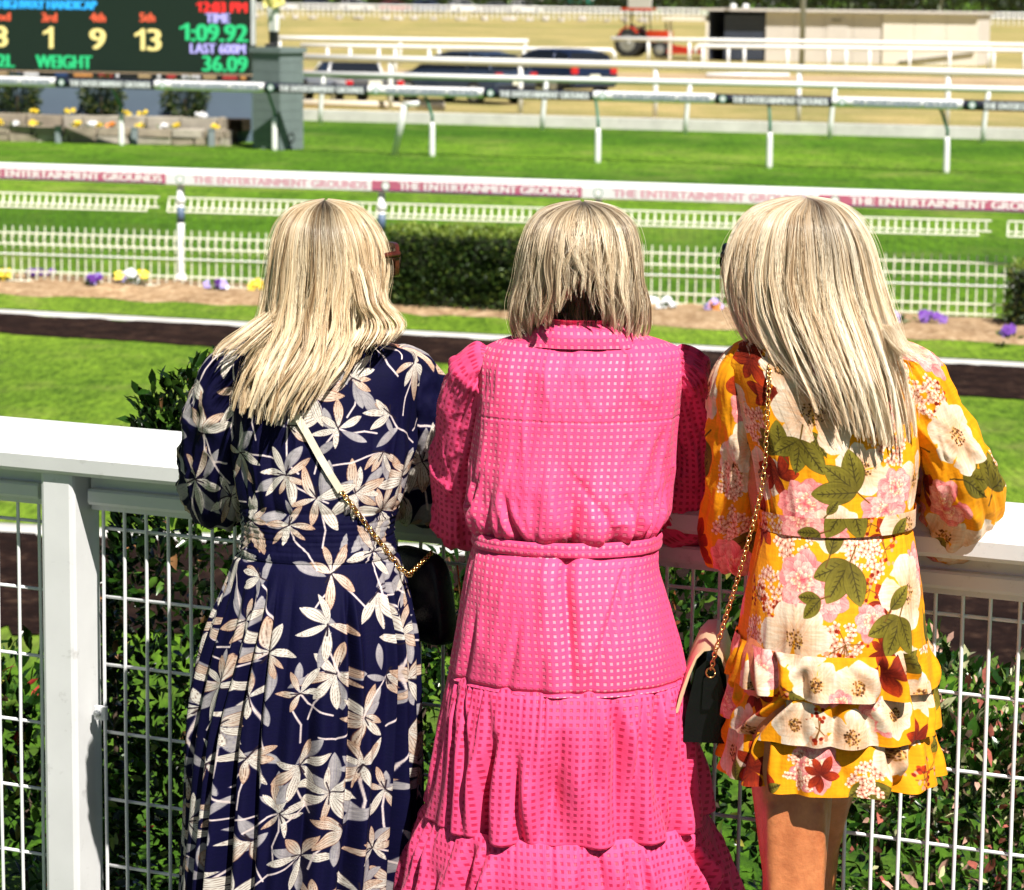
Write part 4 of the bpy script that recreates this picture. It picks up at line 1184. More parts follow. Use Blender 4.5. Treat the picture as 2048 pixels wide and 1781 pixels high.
for i, (px, py, hp) in enumerate(((45, 243, 62), (212, 247, 68), (378, 247, 62))):
    s_ = SB.s(px, 240); p = SB.at(s_, z2 - .05, .25)
    o = thing('garden_shrub', p, ['rounded dark shrub under the scoreboard at the photo left edge', 'rounded dark shrub under the middle of the scoreboard', 'rounded dark shrub under the scoreboard nearest the pillar'][i], 'shrub', 'shrubs under the scoreboard')
    g = np.random.default_rng(80 + i); n = 1400
    d = g.normal(0, 1, (n, 3)); d /= np.linalg.norm(d, axis=1)[:, None]
    rr = g.uniform(.2, 1, n) ** .4 * (0.85 + .3 * vnoise(d[:, 0] * 3 + 9, d[:, 2] * 3 + 9, i))
    pos = p + UPZ * .34 + d * rr[:, None] * np.array([.40, .34, .38])
    leaves('crown', pos, d, g.uniform(.05, .10, n), pick(g, n, [(5, (.018, .042, .008)), (2.5, (.045, .08, .012)), (1.0, (.16, .17, .03))]), M_LEAF2, o, 80 + i)
    MB().tube([p - UPZ * .05, p + UPZ * .35], [.03, .015], 6).build('trunk', M_BARK, o)
cnt_ = {}
fl_ = [(10, 249, 'yellow', .9), (38, 250, 'yellow', .9), (68, 248, 'white', .9), (90, 231, 'yellow', .62), (108, 251, 'yellow', .9), (154, 231, 'yellow', .62), (188, 254, 'yellow', .9), (214, 252, 'white', .9),
       (228, 254, 'yellow', .9), (256, 258, 'orange', .9), (268, 240, 'yellow', .62), (300, 241, 'yellow', .62), (317, 260, 'yellow', .9), (356, 257, 'white', .9), (380, 260, 'yellow', .9), (420, 243, 'white', .62), (462, 260, 'yellow', .9)]
for i, (px, py, c_, off) in enumerate(fl_):
    front = off > .7
    p = SB.at(SB.s(px, py), (z1 if front else z2) - .02, .98 if front else .5)
    nth_ = {'yellow': {True: ['leftmost', 'second from the photo edge', 'third from the photo edge', 'left of the middle shrub', 'right of the middle shrub', 'below the gap of two shrubs', 'in front of the shrub nearest the pillar', 'nearest the pillar'], False: ['right of the leftmost shrub', 'left of the middle shrub', 'right of the middle shrub', 'left of the shrub nearest the pillar']}, 'white': {True: ['left of the first post', 'at the middle shrub', 'left of the shrub nearest the pillar'], False: ['nearest the pillar']}, 'orange': {True: ['right of the middle shrub'], False: []}}
    cnt_[(c_, front)] = cnt_.get((c_, front), -1) + 1
    pansy(p, .085, [c_], f'{c_} blooms on the {"front" if front else "rear"} stone terrace, {nth_[c_][front][cnt_[(c_, front)]]}', 100 + i, n=5, group='flowers on the stone terraces')

# pillar of painted blocks and the jockey statue on it
pc = gz(560, 301, GZ)
pr = thing('pillar', pc, 'square grey-green block pillar carrying the jockey statue', 'pillar')
_t = R(36)
ex = np.array([math.cos(_t), -math.sin(_t), 0]); ey = np.array([math.sin(_t), math.cos(_t), 0])
M_PILL = mat('grey_green_paint', (.15, .19, .19), .8, .10, 3, bmp=.3)
hp_ = at(560, 100, pc[1])[2] - GZ
SD = .62
c0 = pc - ex * SD / 2 + ey * SD / 2
ncr = 10; hz = hp_ * .97 / ncr
MB().box(c0 + UPZ * hp_ * .485, (SD - .08, SD - .08, hp_ * .96), (ex, ey, UPZ)).build('core', M_PILL, pr)
for c in range(ncr):
    zc = hz * (c + .5); q_ = .5 + (.12 if c % 2 else -.12)
    for (fd_, sd_) in ((-ey, ex), (ex, ey), (ey, ex), (-ex, ey)):
        fl = SD if abs(fd_ @ ey) > .5 else SD - .082
        for (a_, b_) in ((0, q_), (q_, 1)):
            MB().box(c0 + fd_ * (SD / 2 - .02) + sd_ * fl * ((a_ + b_) / 2 - .5) + UPZ * zc, (fl * (b_ - a_) - .004, .04, hz - .005), (sd_, fd_, UPZ)).build('block', M_PILL, pr)
MB().box(c0 + UPZ * (hp_ * .97 + .04), (SD + .08, SD + .08, .09), (ex, ey, UPZ)).build('cap', M_PILL, pr)
ring('coiled_hose', c0 + ex * (SD / 2 + .004) + ey * -.02 + UPZ * .20, ey, UPZ, ex, .09, .03, M_BLACK, pr)
M_PLB = mat('low_green_box', (.16, .24, .22), .6)
# ------------------------------------------------------------------ organic bodies: overlapping tapered limbs fused into one skin
def capsule(mb, p0, r0, p1, r1, n=14):
    p0, p1 = np.array(p0, float), np.array(p1, float)
    L = np.linalg.norm(p1 - p0)
    if L < 1e-6: return
    pr = [(-r0 * math.cos(t), max(r0 * math.sin(t), .0005)) for t in np.linspace(.08, math.pi / 2, 6)]
    pr += [(L + r1 * math.sin(t), max(r1 * math.cos(t), .0005)) for t in np.linspace(0, math.pi / 2 - .08, 6)]
    mb.lathe(p0, p1 - p0, pr, n)
def fuse(name, mb, voxel, material, parent, it=6):
    me = bpy.data.meshes.new(name); me.from_pydata(mb.v, [], mb.f)
    bm = bmesh.new(); bm.from_mesh(me); bmesh.ops.recalc_face_normals(bm, faces=bm.faces); bm.to_mesh(me); bm.free()
    ob = bpy.data.objects.new(name, me); COL.objects.link(ob)
    r = ob.modifiers.new('r', 'REMESH'); r.mode = 'VOXEL'; r.voxel_size = voxel
    s = ob.modifiers.new('s', 'SMOOTH'); s.factor = .5; s.iterations = it
    dg = bpy.context.evaluated_depsgraph_get()
    m2 = bpy.data.meshes.new_from_object(ob.evaluated_get(dg))
    bpy.data.objects.remove(ob); bpy.data.meshes.remove(me)
    m2.name = name; m2.materials.clear()
    return link(name, m2, material, parent, True)

def skin_mat(name, c):
    m, nt, b = new_mat(name)
    n = noise(nt, 14, 5); n2 = noise(nt, 160, 3)
    n0 = noise(nt, 45, 6, .7)
    col = ramp(nt, n, [(.3, np.array(c) * np.array([.82, .72, .70])), (.7, np.array(c) * np.array([1.1, 1.16, 1.2]))])
    col = mixc(nt, 1.0, col, ramp(nt, n0, [(.35, (.86, .80, .78)), (.65, (1.08, 1.1, 1.1))]), 'MULTIPLY')
    nt.links.new(col, b.inputs['Base Color'])
    b.inputs['Roughness'].default_value = .36
    b.inputs['Subsurface Weight'].default_value = .12
    b.inputs['Subsurface Radius'].default_value = (.012, .005, .003)
    b.inputs['Subsurface Scale'].default_value = 1.0
    bump(nt, b, math_(nt, 'ADD', n2, math_(nt, 'MULTIPLY', n0, 2.0)), .22, .004)
    return m
M_SKIN = skin_mat('tanned_skin', (.55, .19, .07))
M_SKIN2 = skin_mat('fair_skin', (.55, .27, .17))

def hand(mb, w, d, up, s=1.0):
    """relaxed hand from wrist w pointing along d, laid over the rail; fingers slightly curled"""
    d = np.array(d, float); d /= np.linalg.norm(d); up = np.array(up, float)
    sd = np.cross(d, up); sd /= np.linalg.norm(sd)
    capsule(mb, w + sd * .018 * s, .017 * s, w + d * .075 * s + sd * .026 * s, .014 * s); capsule(mb, w - sd * .018 * s, .017 * s, w + d * .075 * s - sd * .026 * s, .014 * s)
    capsule(mb, w, .018 * s, w + d * .08 * s, .015 * s)
    for k, (o, L) in enumerate(((-.031, .060), (-.010, .070), (.011, .066), (.031, .050))):
        a = w + d * .085 * s + sd * o * s; b_ = a + d * L * .55 * s - up * .012 * s; c = b_ + d * L * .38 * s - up * .024 * s
        capsule(mb, a, .0095 * s, b_, .0085 * s); capsule(mb, b_, .0085 * s, c, .0072 * s)
    a = w + d * .02 * s + sd * .030 * s; b_ = a + d * .035 * s + sd * .026 * s; c = b_ + d * .03 * s + sd * .004 * s - up * .006
    capsule(mb, a, .013 * s, b_, .011 * s); capsule(mb, b_, .010 * s, c, .0085 * s)
def head(mb, c, fd, s=1.0):
    fd = np.array([fd[0], fd[1], 0.0]); fd /= np.linalg.norm(fd); sd = np.array([fd[1], -fd[0], 0]); A = (sd, fd, UPZ)
    q = lambda x, y, z: np.array(c) + sd * x * s + fd * y * s + UPZ * z * s
    mb.ell(q(0, -.01, .018), (.070 * s, .090 * s, .090 * s), A, 20, 12)
    mb.ell(q(0, .030, -.045), (.052 * s, .058 * s, .070 * s), A, 18, 10)
    mb.ell(q(0, .060, -.098), (.022 * s, .022 * s, .018 * s), A)          # chin
    capsule(mb, q(0, .080, .000), .008 * s, q(0, .102, -.040), .012 * s)  # nose
    mb.ell(q(0, .084, -.066), (.022 * s, .010 * s, .006 * s), A); mb.ell(q(0, .083, -.077), (.019 * s, .010 * s, .006 * s), A)   # lips
    for k in (-1, 1):
        mb.ell(q(k * .030, .066, -.022), (.022 * s, .016 * s, .020 * s), A)
        mb.ell(q(k * .030, .074, .012), (.014 * s, .010 * s, .009 * s), A)   # eye
        mb.ell(q(k * .071, .002, -.022), (.008 * s, .018 * s, .030 * s), A)  # ear
    return sd, fd

# ------------------------------------------------------------------ cloth lofts
def loft(rows, nu, nv, disp=None, e=.92, tilt=0.0, pw=1.2, a_max=math.pi):
    rows = np.array(rows, float)
    py = np.linspace(rows[0, 0], rows[-1, 0], nv)
    xl, xr, Yc, dh = [crv(rows[:, 0], rows[:, k], py) for k in (1, 2, 3, 4)]
    q = np.linspace(-1, 1, nu)
    a = a_max * np.sign(q) * np.abs(q) ** pw
    sa, ca = np.sin(a), np.cos(a)
    sx = np.sign(sa) * np.abs(sa) ** e; cx = np.sign(ca) * np.abs(ca) ** e
    C = np.array([at((xl[i] + xr[i]) / 2, py[i], Yc[i]) for i in range(nv)])
    HW = np.array([(at(xr[i], py[i], Yc[i])[0] - at(xl[i], py[i], Yc[i])[0]) / 2 for i in range(nv)])
    P = np.zeros((nv, nu, 3))
    P[:, :, 0] = C[:, 0:1] + HW[:, None] * sx[None]
    P[:, :, 1] = C[:, 1:2] - dh[:, None] * cx[None]
    P[:, :, 2] = C[:, 2:3] + tilt * HW[:, None] * sx[None]
    seg = np.linalg.norm(np.diff(P[:, :, :2], axis=1), axis=2)
    arc = np.concatenate([np.zeros((nv, 1)), np.cumsum(seg, 1)], 1)
    U = arc - arc[:, nu // 2][:, None]
    V = np.repeat(np.concatenate([[0], np.cumsum(np.linalg.norm(np.diff(C, axis=0), axis=1))])[:, None], nu, 1)
    N = np.zeros_like(P)
    N[:, :, 0] = sx[None] * dh[:, None]; N[:, :, 1] = -cx[None] * HW[:, None]
    N /= np.linalg.norm(N, axis=2)[:, :, None] + 1e-9
    Aa = np.repeat(a[None], nv, 0); PY = np.repeat(py[:, None], nu, 1)
    if disp is not None:
        P = P + N * disp(Aa, U, V, PY)[:, :, None]
    return dict(P=P, U=U, V=V, N=N, A=Aa, PY=PY)
def sleeve(path, nu, nv, disp=None):
    path = np.array(path, float)                       # x, y, z, r
    d = np.concatenate([[0], np.cumsum(np.linalg.norm(np.diff(path[:, :3], axis=0), axis=1))])
    t = np.linspace(0, d[-1], nv)
    C = np.stack([crv(d, path[:, k], t) for k in range(3)], 1)
    for _ in range(3): C[1:-1] = (C[:-2] + 2 * C[1:-1] + C[2:]) / 4
    r = crv(d, path[:, 3], t)
    T_ = np.gradient(C, axis=0); T_ /= np.linalg.norm(T_, axis=1)[:, None]
    x = np.array([0, -1.0, 0]); P = np.zeros((nv, nu, 3)); N = np.zeros_like(P)
    a = np.linspace(-math.pi, math.pi, nu)
    for i in range(nv):
        x = x - T_[i] * (x @ T_[i]); x /= np.linalg.norm(x)
        y = np.cross(T_[i], x)
        N[i] = np.cos(a)[:, None] * x + np.sin(a)[:, None] * y
        P[i] = C[i] + N[i] * r[i]
    U = np.repeat((a * r.max())[None], nv, 0); V = np.repeat(t[:, None], nu, 1)
    Aa = np.repeat(a[None], nv, 0)
    if disp is not None: P = P + N * disp(Aa, U, V / d[-1], None)[:, :, None]
    return dict(P=P, U=U, V=V, N=N, A=Aa)
def cloth(name, L, material, parent, uvo=(0, 0), size=2.0, thick=0.0):
    uv = np.stack([(L['U'] + uvo[0]) / size, (uvo[1] - L['V']) / size], -1)
    o = grid_mesh(name, L['P'], material, parent, uv=uv)
    return o
def surf(L, px, py, lift=.006):
    """point on the viewer's side of a loft under a picture position"""
    if 'pj' not in L: L['pj'] = proj(L['P'])
    d = ((L['pj'] - np.array([px, py])) ** 2).sum(-1) + np.where(np.abs(L['A']) < math.pi * .55, 0, 1e9)
    i = np.unravel_index(np.argmin(d), d.shape)
    return L['P'][i] + np.array([0, -lift, 0]), (L['U'][i], L['V'][i])
def folds(a, n, seed, phase=0.0, warp=1.6, V=0):
    """irregular soft gathers round the body: ridges with narrower valleys, 0..1"""
    w = vnoise(a * 1.7 + 20, V * 2.2, seed) * warp * 2 + vnoise(a * 4.1 + 9, V * .8, seed + 5) * warp * 1.1
    s = np.sin((n * a + w * 2.2) * .5 + phase)
    m = .25 + 1.3 * vnoise(a * n / 6.283 * .9 + 40, V * 1.5 + 3, seed + 1)
    return np.clip((1 - np.abs(s)) ** .8 * -1 + .5, -1, 1) * m

def drape(a, t, seed, n, w=(.03, .08), amp=(.3, 1.0), drift=.25, start=.0):
    """separate hanging folds: n valleys at irregular angles, each with its own width, depth and lean; t runs 0..1 down the cloth"""
    g = np.random.default_rng(seed)
    d = np.zeros_like(a)
    base = -math.pi + 2 * math.pi * (np.arange(n) + g.uniform(-.38, .38, n)) / n
    for i in range(n):
        ww = g.uniform(*w); A = g.uniform(*amp); dr = g.normal(0, drift); t0 = g.uniform(start, start + .35) if g.random() < .5 else -.2
        c = base[i] + dr * (t - .3) * .35 + .03 * np.sin(t * 5 + i)
        x = (a - c + math.pi) % (2 * math.pi) - math.pi
        grow = smooth01((t - t0) / .35)
        wl = ww * (.55 + .75 * np.clip(t, 0, 1.2))
        d -= A * grow * np.exp(-np.abs(x / wl) ** 1.6)
        d += A * .45 * grow * np.exp(-((np.abs(x) - wl * 2.0) / (wl * 1.2)) ** 2)
    return d
def creases(x, y, seed):
    """sharp-ridged crumple, 0 mean"""
    wx = x + .6 * vnoise(x * 1.3, y * 1.3, seed + 7); wy = y + .6 * vnoise(x * 1.1 + 5, y * 1.1, seed + 8)
    r1 = 1 - np.abs(2 * vnoise(wx, wy, seed) - 1); r2 = 1 - np.abs(2 * vnoise(wx * 2.1, wy * 2.1, seed + 1) - 1)
    return (r1 ** 2.2 - .4) + .45 * (r2 ** 2.2 - .4)

# ------------------------------------------------------------------ fabric prints, painted as flat colour into an in-memory picture
class Print:
    weave = None
    def __init__(self, W, base, size=2.0, seed=0):
        self.W = W; self.size = size; self.k = W / size
        self.a = np.ones((W, W, 3), np.float32) * np.array(base, np.float32)
        self.g = np.random.default_rng(seed)
        if Print.weave is None:
            y, x = np.mgrid[0:W, 0:W]
            Print.weave = ((vnoise(x / 2.3, y / 40.0, 5) + vnoise(x / 40.0, y / 2.3, 6) - 1.0) * .045).astype(np.float32)
    def blit(self, cx, cy, rad, fn):
        k = self.k
        x0, x1 = int((cx - rad) * k), int((cx + rad) * k) + 2; y0, y1 = int((cy - rad) * k), int((cy + rad) * k) + 2
        x0, y0 = max(x0, 0), max(y0, 0); x1, y1 = min(x1, self.W), min(y1, self.W)
        if x1 <= x0 or y1 <= y0: return
        Y, X = np.mgrid[y0:y1, x0:x1]
        al, col = fn((X + .5) / k - cx, (Y + .5) / k - cy)
        t = self.a[y0:y1, x0:x1]
        t[:] = t * (1 - al[..., None]) + col * al[..., None]
    def petal(self, cx, cy, ang, ln, wd, c0, c1, edge, vein=.25, pk=.55, curve=0.0, nv=9, ragged=0.0, edge_w=.82, vein_c=None):
        ca, sa = math.cos(ang), math.sin(ang); px_ = 1.0 / self.k
        sd = int(self.g.integers(0, 9999))
        def fn(x, y):
            s = (x * ca + y * sa) / ln
            t = (-x * sa + y * ca) / ln - curve * s * s
            sc = np.clip(s, 1e-4, .9999)
            w = wd * np.sin(math.pi * sc ** (math.log(.5) / math.log(pk))) ** .75
            if ragged: w = w * (1 + ragged * (vnoise(s * 9 + 5, np.sign(t) * 3 + 7, sd) - .5))
            q = np.abs(t) / np.maximum(w, 1e-4)
            al = np.clip((w - np.abs(t)) * ln / px_ + .5, 0, 1) * ((s > 0) & (s < 1))
            if ln < .013:                                  # tiny florets need no veins
                mixv = np.clip(s * 1.1, 0, 1)[..., None]; eg = np.clip((q - edge_w) / (1 - edge_w), 0, 1)[..., None] * .9
                col = (np.array(c0) * (1 - mixv) + np.array(c1) * mixv) * (1 - eg) + np.array(edge) * eg
                return al.astype(np.float32), col.astype(np.float32)
            mixv = np.clip(s * 1.15 - .1 + (vnoise(s * 6, t * 40, sd) - .5) * .5, 0, 1)[..., None]
            col = np.array(c0) * (1 - mixv) + np.array(c1) * mixv
            ln_ = np.sin((t / np.maximum(w, 1e-3)) * nv * 1.9 + s * 2 + vnoise(s * 5, t * 9, sd + 1) * 2)
            vv = np.clip((ln_ - .72) / .28, 0, 1) * vein * (.4 + .6 * vnoise(s * 14, t * 60, sd + 2))
            vc = np.array(vein_c if vein_c is not None else edge)
            col = col * (1 - vv[..., None]) + vc * vv[..., None]
            eg = np.clip((q - edge_w) / (1 - edge_w), 0, 1)[..., None]
            col = col * (1 - eg * .9) + np.array(edge) * eg * .9
            return al.astype(np.float32), col.astype(np.float32)
        self.blit(cx + ca * ln * .5, cy + sa * ln * .5, ln * .62 + .004, lambda x, y: fn(x + ca * ln * .5, y + sa * ln * .5))
    def dot(self, cx, cy, r, c):
        px_ = 1.0 / self.k
        self.blit(cx, cy, r + .002, lambda x, y: (np.clip((r - np.hypot(x, y)) / px_ + .5, 0, 1).astype(np.float32), np.ones(x.shape + (3,), np.float32) * np.array(c, np.float32)))
    def stroke(self, pts, w, c):
        for i in range(len(pts) - 1):
            a, b_ = np.array(pts[i]), np.array(pts[i + 1]); L = np.linalg.norm(b_ - a) + 1e-9
            px_ = 1.0 / self.k
            def fn(x, y, a=a, b_=b_, L=L):
                m = (a + b_) / 2; X = x + m[0] - a[0]; Y = y + m[1] - a[1]
                t = np.clip((X * (b_ - a)[0] + Y * (b_ - a)[1]) / L**2, 0, 1)
                d = np.hypot(X - t * (b_ - a)[0], Y - t * (b_ - a)[1])
                return np.clip((w - d) / px_ + .5, 0, 1).astype(np.float32), np.ones(x.shape + (3,), np.float32) * np.array(c, np.float32)
            m = (a + b_) / 2; self.blit(m[0], m[1], L / 2 + w + .002, fn)
    def image(self, name):
        img = bpy.data.images.new(name, self.W, self.W)
        out = np.ones((self.W, self.W, 4), np.float32); out[..., :3] = np.clip(self.a + self.weave[..., None] * self.a * 2, 0, 1)
        img.pixels.foreach_set(out.ravel()); img.update(); img.pack()
        return img
def print_mat(name, img, rough=.75, sheen=.1, gain=1.0, bscale=420):
    m, nt, b = new_mat(name)
    t = nt.nodes.new('ShaderNodeTexImage'); t.image = img; t.extension = 'REPEAT'
    out = t.outputs[0]
    if gain != 1.0: out = mixc(nt, 1.0, out, (gain, gain, gain), 'MULTIPLY')
    nt.links.new(out, b.inputs['Base Color'])
    b.inputs['Roughness'].default_value = rough
    b.inputs['Specular IOR Level'].default_value = .14
    b.inputs['Sheen Weight'].default_value = sheen
    n = noise(nt, bscale, 3, coord='UV'); n2 = noise(nt, 38, 4, coord='UV', stretch=(1, .35, 1), dist=.6)
    h = math_(nt, 'ADD', math_(nt, 'MULTIPLY', n, .25), math_(nt, 'MULTIPLY', n2, 1.0))
    bump(nt, b, h, .35, .006)
    return m
def W(px, Y, z):
    p = at(px, 900, Y); return np.array([p[0], Y, z])
def pt(px, py, Y, r): return [*at(px, py, Y), r]
def standing_body(name, parent, hc, fd, nk, sh, el, wr, waist, hip, legs, hs=1.0, skin=None, hand_dir=(.2, .95, -.1)):
    mb = MB()
    head(mb, hc, fd, hs)
    capsule(mb, np.array(hc) - UPZ * .06, .052, nk, .055)
    nk = np.array(nk); sh = [np.array(s) for s in sh]
    mid = (sh[0] + sh[1]) / 2
    for s in sh: capsule(mb, nk - UPZ * .03, .045, s, .046)
    ch = mid - UPZ * .13
    A = np.eye(3)
    mb.ell(ch, (.135, .085, .17), A, 20, 10)
    mb.ell(np.array(waist), (.115, .075, .14), A, 20, 10)
    mb.ell(np.array(hip), (.145, .095, .12), A, 20, 10)
    capsule(mb, ch, .09, waist, .085); capsule(mb, waist, .085, hip, .095)
    for i in range(2):
        capsule(mb, sh[i], .036, el[i], .029); capsule(mb, el[i], .030, wr[i], .023)
        hand(mb, np.array(wr[i]), hand_dir, UPZ * 1.0, .95)
    for (h0, kn, an) in legs:
        h0, kn, an = np.array(h0), np.array(kn), np.array(an)
        capsule(mb, h0, .082, h0 * .45 + kn * .55, .067); capsule(mb, h0 * .45 + kn * .55, .067, kn + (h0 - kn) * .10, .054)
        capsule(mb, kn + (h0 - kn) * .10, .054, kn, .050)
        for e_ in (-1, 1): capsule(mb, h0 * .35 + kn * .65 + np.array([e_ * .030, -.040, 0]), .020, kn + np.array([e_ * .030, -.030, -.02]), .017)
        c = kn * .68 + an * .32
        capsule(mb, kn, .050, c + np.array([0, -.012, 0]), .052); capsule(mb, c + np.array([0, -.012, 0]), .052, an + UPZ * .08, .032)
        capsule(mb, an + UPZ * .08, .032, an, .034)
        capsule(mb, an - UPZ * .03 + np.array([0, -.02, 0]), .032, an + np.array([.02, .15, -.045]), .026)
    return fuse(name, mb, .0065, skin, parent)
def sunglasses(parent, hc, fd, material, s=1.0):
    fd = np.array([fd[0], fd[1], 0.0]); fd /= np.linalg.norm(fd); sd = np.array([fd[1], -fd[0], 0])
    q = lambda x, y, z: np.array(hc) + sd * x * s + fd * y * s + UPZ * z * s
    g_ = MB()
    k = 22
    for e in (-1, 1):
        o_, i_ = [], []
        for j in range(k):
            a = 2 * math.pi * j / k
            cx = math.copysign(abs(math.cos(a)) ** .7, math.cos(a)); sy = math.copysign(abs(math.sin(a)) ** .7, math.sin(a))
            wrap_ = -.012 * (cx * e) ** 2 * (1 if cx * e > 0 else 0)
            o_.append(q(e * .036 + cx * .033, .104 + wrap_, .006 + sy * .028)); i_.append(q(e * .036 + cx * .026, .104 + wrap_, .006 + sy * .021))
        b2 = [p + fd * .008 for p in o_]; b3 = [p + fd * .008 for p in i_]
        fs = []
        for j in range(k):
            n_ = (j + 1) % k
            fs += [(j, n_, k + n_, k + j), (2 * k + j, 2 * k + n_, 3 * k + n_, 3 * k + j), (j, n_, 2 * k + n_, 2 * k + j), (k + j, k + n_, 3 * k + n_, 3 * k + j)]
        g_.add(o_ + i_ + b2 + b3, fs)
        g_.tube([q(e * .069, .098, .018), q(e * .076, .05, .016), q(e * .078, -.005, .010), q(e * .076, -.025, -.006)], [.006, .0045, .004, .004], 8)
    g_.tube([q(-.006, .108, .014), q(.006, .108, .014)], .004, 8)
    fr = g_.build('sunglasses', material, parent, smooth=True)
    mbl = MB()
    for e in (-1, 1):
        vs = [q(e * .036 + math.cos(2 * math.pi * j / k) * .027, .1075, .006 + math.sin(2 * math.pi * j / k) * .022) for j in range(k)]
        mbl.add(vs, [tuple(range(k))])
    mbl.build('lens', mat('dark_lens', (.01, .007, .005), .05, .1), fr)
    return fr

# ------------------------------------------------------------------ hair
def hair_mat(name, rough=.38):
    m, nt, b = new_mat(name)
    at_ = nt.nodes.new('ShaderNodeAttribute'); at_.attribute_name = 'hcol'
    rt = nt.nodes.new('ShaderNodeAttribute'); rt.attribute_name = 'rcol'
    hi = nt.nodes.new('ShaderNodeHairInfo')
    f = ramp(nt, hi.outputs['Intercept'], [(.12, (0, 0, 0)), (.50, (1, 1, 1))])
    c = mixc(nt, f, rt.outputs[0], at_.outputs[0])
    hb = nt.nodes.new('ShaderNodeBsdfHairPrincipled')
    hb.model = 'CHIANG'; hb.parametrization = 'COLOR'
    nt.links.new(c, hb.inputs['Color'])
    hb.inputs['Roughness'].default_value = rough
    hb.inputs['Radial Roughness'].default_value = .55
    hb.inputs['IOR'].default_value = 1.45
    hb.inputs['Random Roughness'].default_value = .2
    nt.links.new(c, b.inputs['Base Color']); b.inputs['Roughness'].default_value = .32; b.inputs['Specular IOR Level'].default_value = .55
    mx = nt.nodes.new('ShaderNodeMixShader'); mx.inputs[0].default_value = .25
    nt.links.new(b.outputs[0], mx.inputs[1]); nt.links.new(hb.outputs[0], mx.inputs[2])
    nt.links.new(mx.outputs[0], nt.nodes['Material Output'].inputs[0])
    return m
M_HAIR = hair_mat('blonde_hair')
def hair(parent, rows, n, npt, phi_rng, end_fn, seed, cols, root_c, locks=46, clump=.75, wave=.010, wfreq=2.2, lift=.02, r0=.00050, phi_sharp=1.0, fly=260, start=0.0, inner=.80, under=None, flow=None):
    g = np.random.default_rng(seed)
    rows = np.array(rows, float)
    phi = g.uniform(phi_rng[0], phi_rng[1], n)
    lid = np.floor((phi - phi_rng[0]) / (phi_rng[1] - phi_rng[0]) * locks + g.uniform(-.35, .35, n)).astype(int)
    layer = g.integers(0, 4, n)
    key = lid * 4 + layer
    def hsh(k, s): return vnoise(k * 1.0 + .0, np.zeros_like(k) * 1.0 + s, seed + s)
    ck = key.astype(float)
    lphi = phi_rng[0] + (lid + .5 + (hsh(ck, 1) - .5) * .9) / locks * (phi_rng[1] - phi_rng[0])
    lend = hsh(ck, 2); lph = hsh(ck, 3) * 6.283; lw = hsh(ck, 4); lcol = hsh(ck, 5); lrad = hsh(ck, 6)
    y0 = rows[0, 0] + start
    yend = end_fn(phi, lend, g.uniform(0, 1, n))
    rad = inner + (1 - inner) * (layer + g.uniform(0, 1, n)) / 4.0
    rad = rad * (0.93 + .12 * lrad)
    flyaway = np.zeros(n, bool); flyaway[:fly] = True
    rad = np.where(flyaway, 1.0 + g.exponential(.035, n), rad)
    T_ = np.linspace(0, 1, npt) ** 1.55
    Pt = np.zeros((n, npt, 3))
    for j, t in enumerate(T_):
        py = y0 + (yend - y0) * t
        xl, xr, Yc, dh = [crv(rows[:, 0], rows[:, k], py) for k in (1, 2, 3, 4)]
        ph = phi + (lphi - phi) * (clump * t ** 1.2 + (.97 - clump) * t ** 5) * np.where(flyaway, .2, 1)
        ph = ph + wave * 8 * (lw - .3) * t * np.sin(wfreq * 6.283 * t + lph) + wave * 5 * (lcol - .5) * t * np.sin(2.3 * wfreq * 6.283 * t + lph * 2) + .010 * np.sin(9 * t + phi * 60)
        if flow is not None: ph = ph + flow(phi, t, lw)
        ph = ph + np.where(flyaway, .25 * t * np.sin(5 * t + lph * 3), 0)
        rr = rad + wave * 3.0 * (lw - .4) * t * np.cos(wfreq * 6.283 * t + lph * 1.7) + lift * t * (lrad - .5)
        sx = np.sin(ph); cx_ = np.cos(ph)
        cpx = (xl + xr) / 2 + (xr - xl) / 2 * sx * rr
        YY = Yc - dh * cx_ * rr
        d = FW[None] + RT[None] * ((cpx - 1024.0) / F)[:, None] - UP[None] * ((py - 890.5) / F)[:, None]
        # height comes from the row's own depth, so that strands keep to level rings
        z = (CAM[None] + d * (Yc / d[:, 1])[:, None])[:, 2]
        xw = (cpx - 1024.0) / F * Yc / FW[1]
        X = CAM[0] + (d[:, 0] * (Yc / d[:, 1]))
        Pt[:, j] = np.stack([X, YY, z], 1)
    # no strand may sink into what lies under it
    if under is not None: Pt = under(Pt)
    cu = bpy.data.hair_curves.new('hair')
    cu.add_curves([npt] * n)
    cu.position_data.foreach_set('vector', Pt.astype(np.float32).ravel())
    rd = cu.attributes.get('radius') or cu.attributes.new('radius', 'FLOAT', 'POINT')
    rr = np.repeat((r0 * (1 - .55 * T_ ** 2))[None], n, 0) * np.where(flyaway, .45, 1)[:, None]
    rd.data.foreach_set('value', rr.astype(np.float32).ravel())
    c = np.array(cols, float)
    f = np.clip(lcol * .55 + g.uniform(0, 1, n) * .50, 0, .999) * (len(c) - 1)
    i0 = f.astype(int); w = (f - i0)[:, None]
    hc = c[i0] * (1 - w) + c[np.minimum(i0 + 1, len(c) - 1)] * w
    ca = cu.attributes.new('hcol', 'FLOAT_COLOR', 'CURVE')
    ca.data.foreach_set('color', np.concatenate([hc, np.ones((n, 1))], 1).astype(np.float32).ravel())
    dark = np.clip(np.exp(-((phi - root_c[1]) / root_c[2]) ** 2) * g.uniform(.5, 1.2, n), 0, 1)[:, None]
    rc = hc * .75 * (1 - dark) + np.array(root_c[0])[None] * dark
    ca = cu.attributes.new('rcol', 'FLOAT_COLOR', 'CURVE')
    ca.data.foreach_set('color', np.concatenate([rc, np.ones((n, 1))], 1).astype(np.float32).ravel())
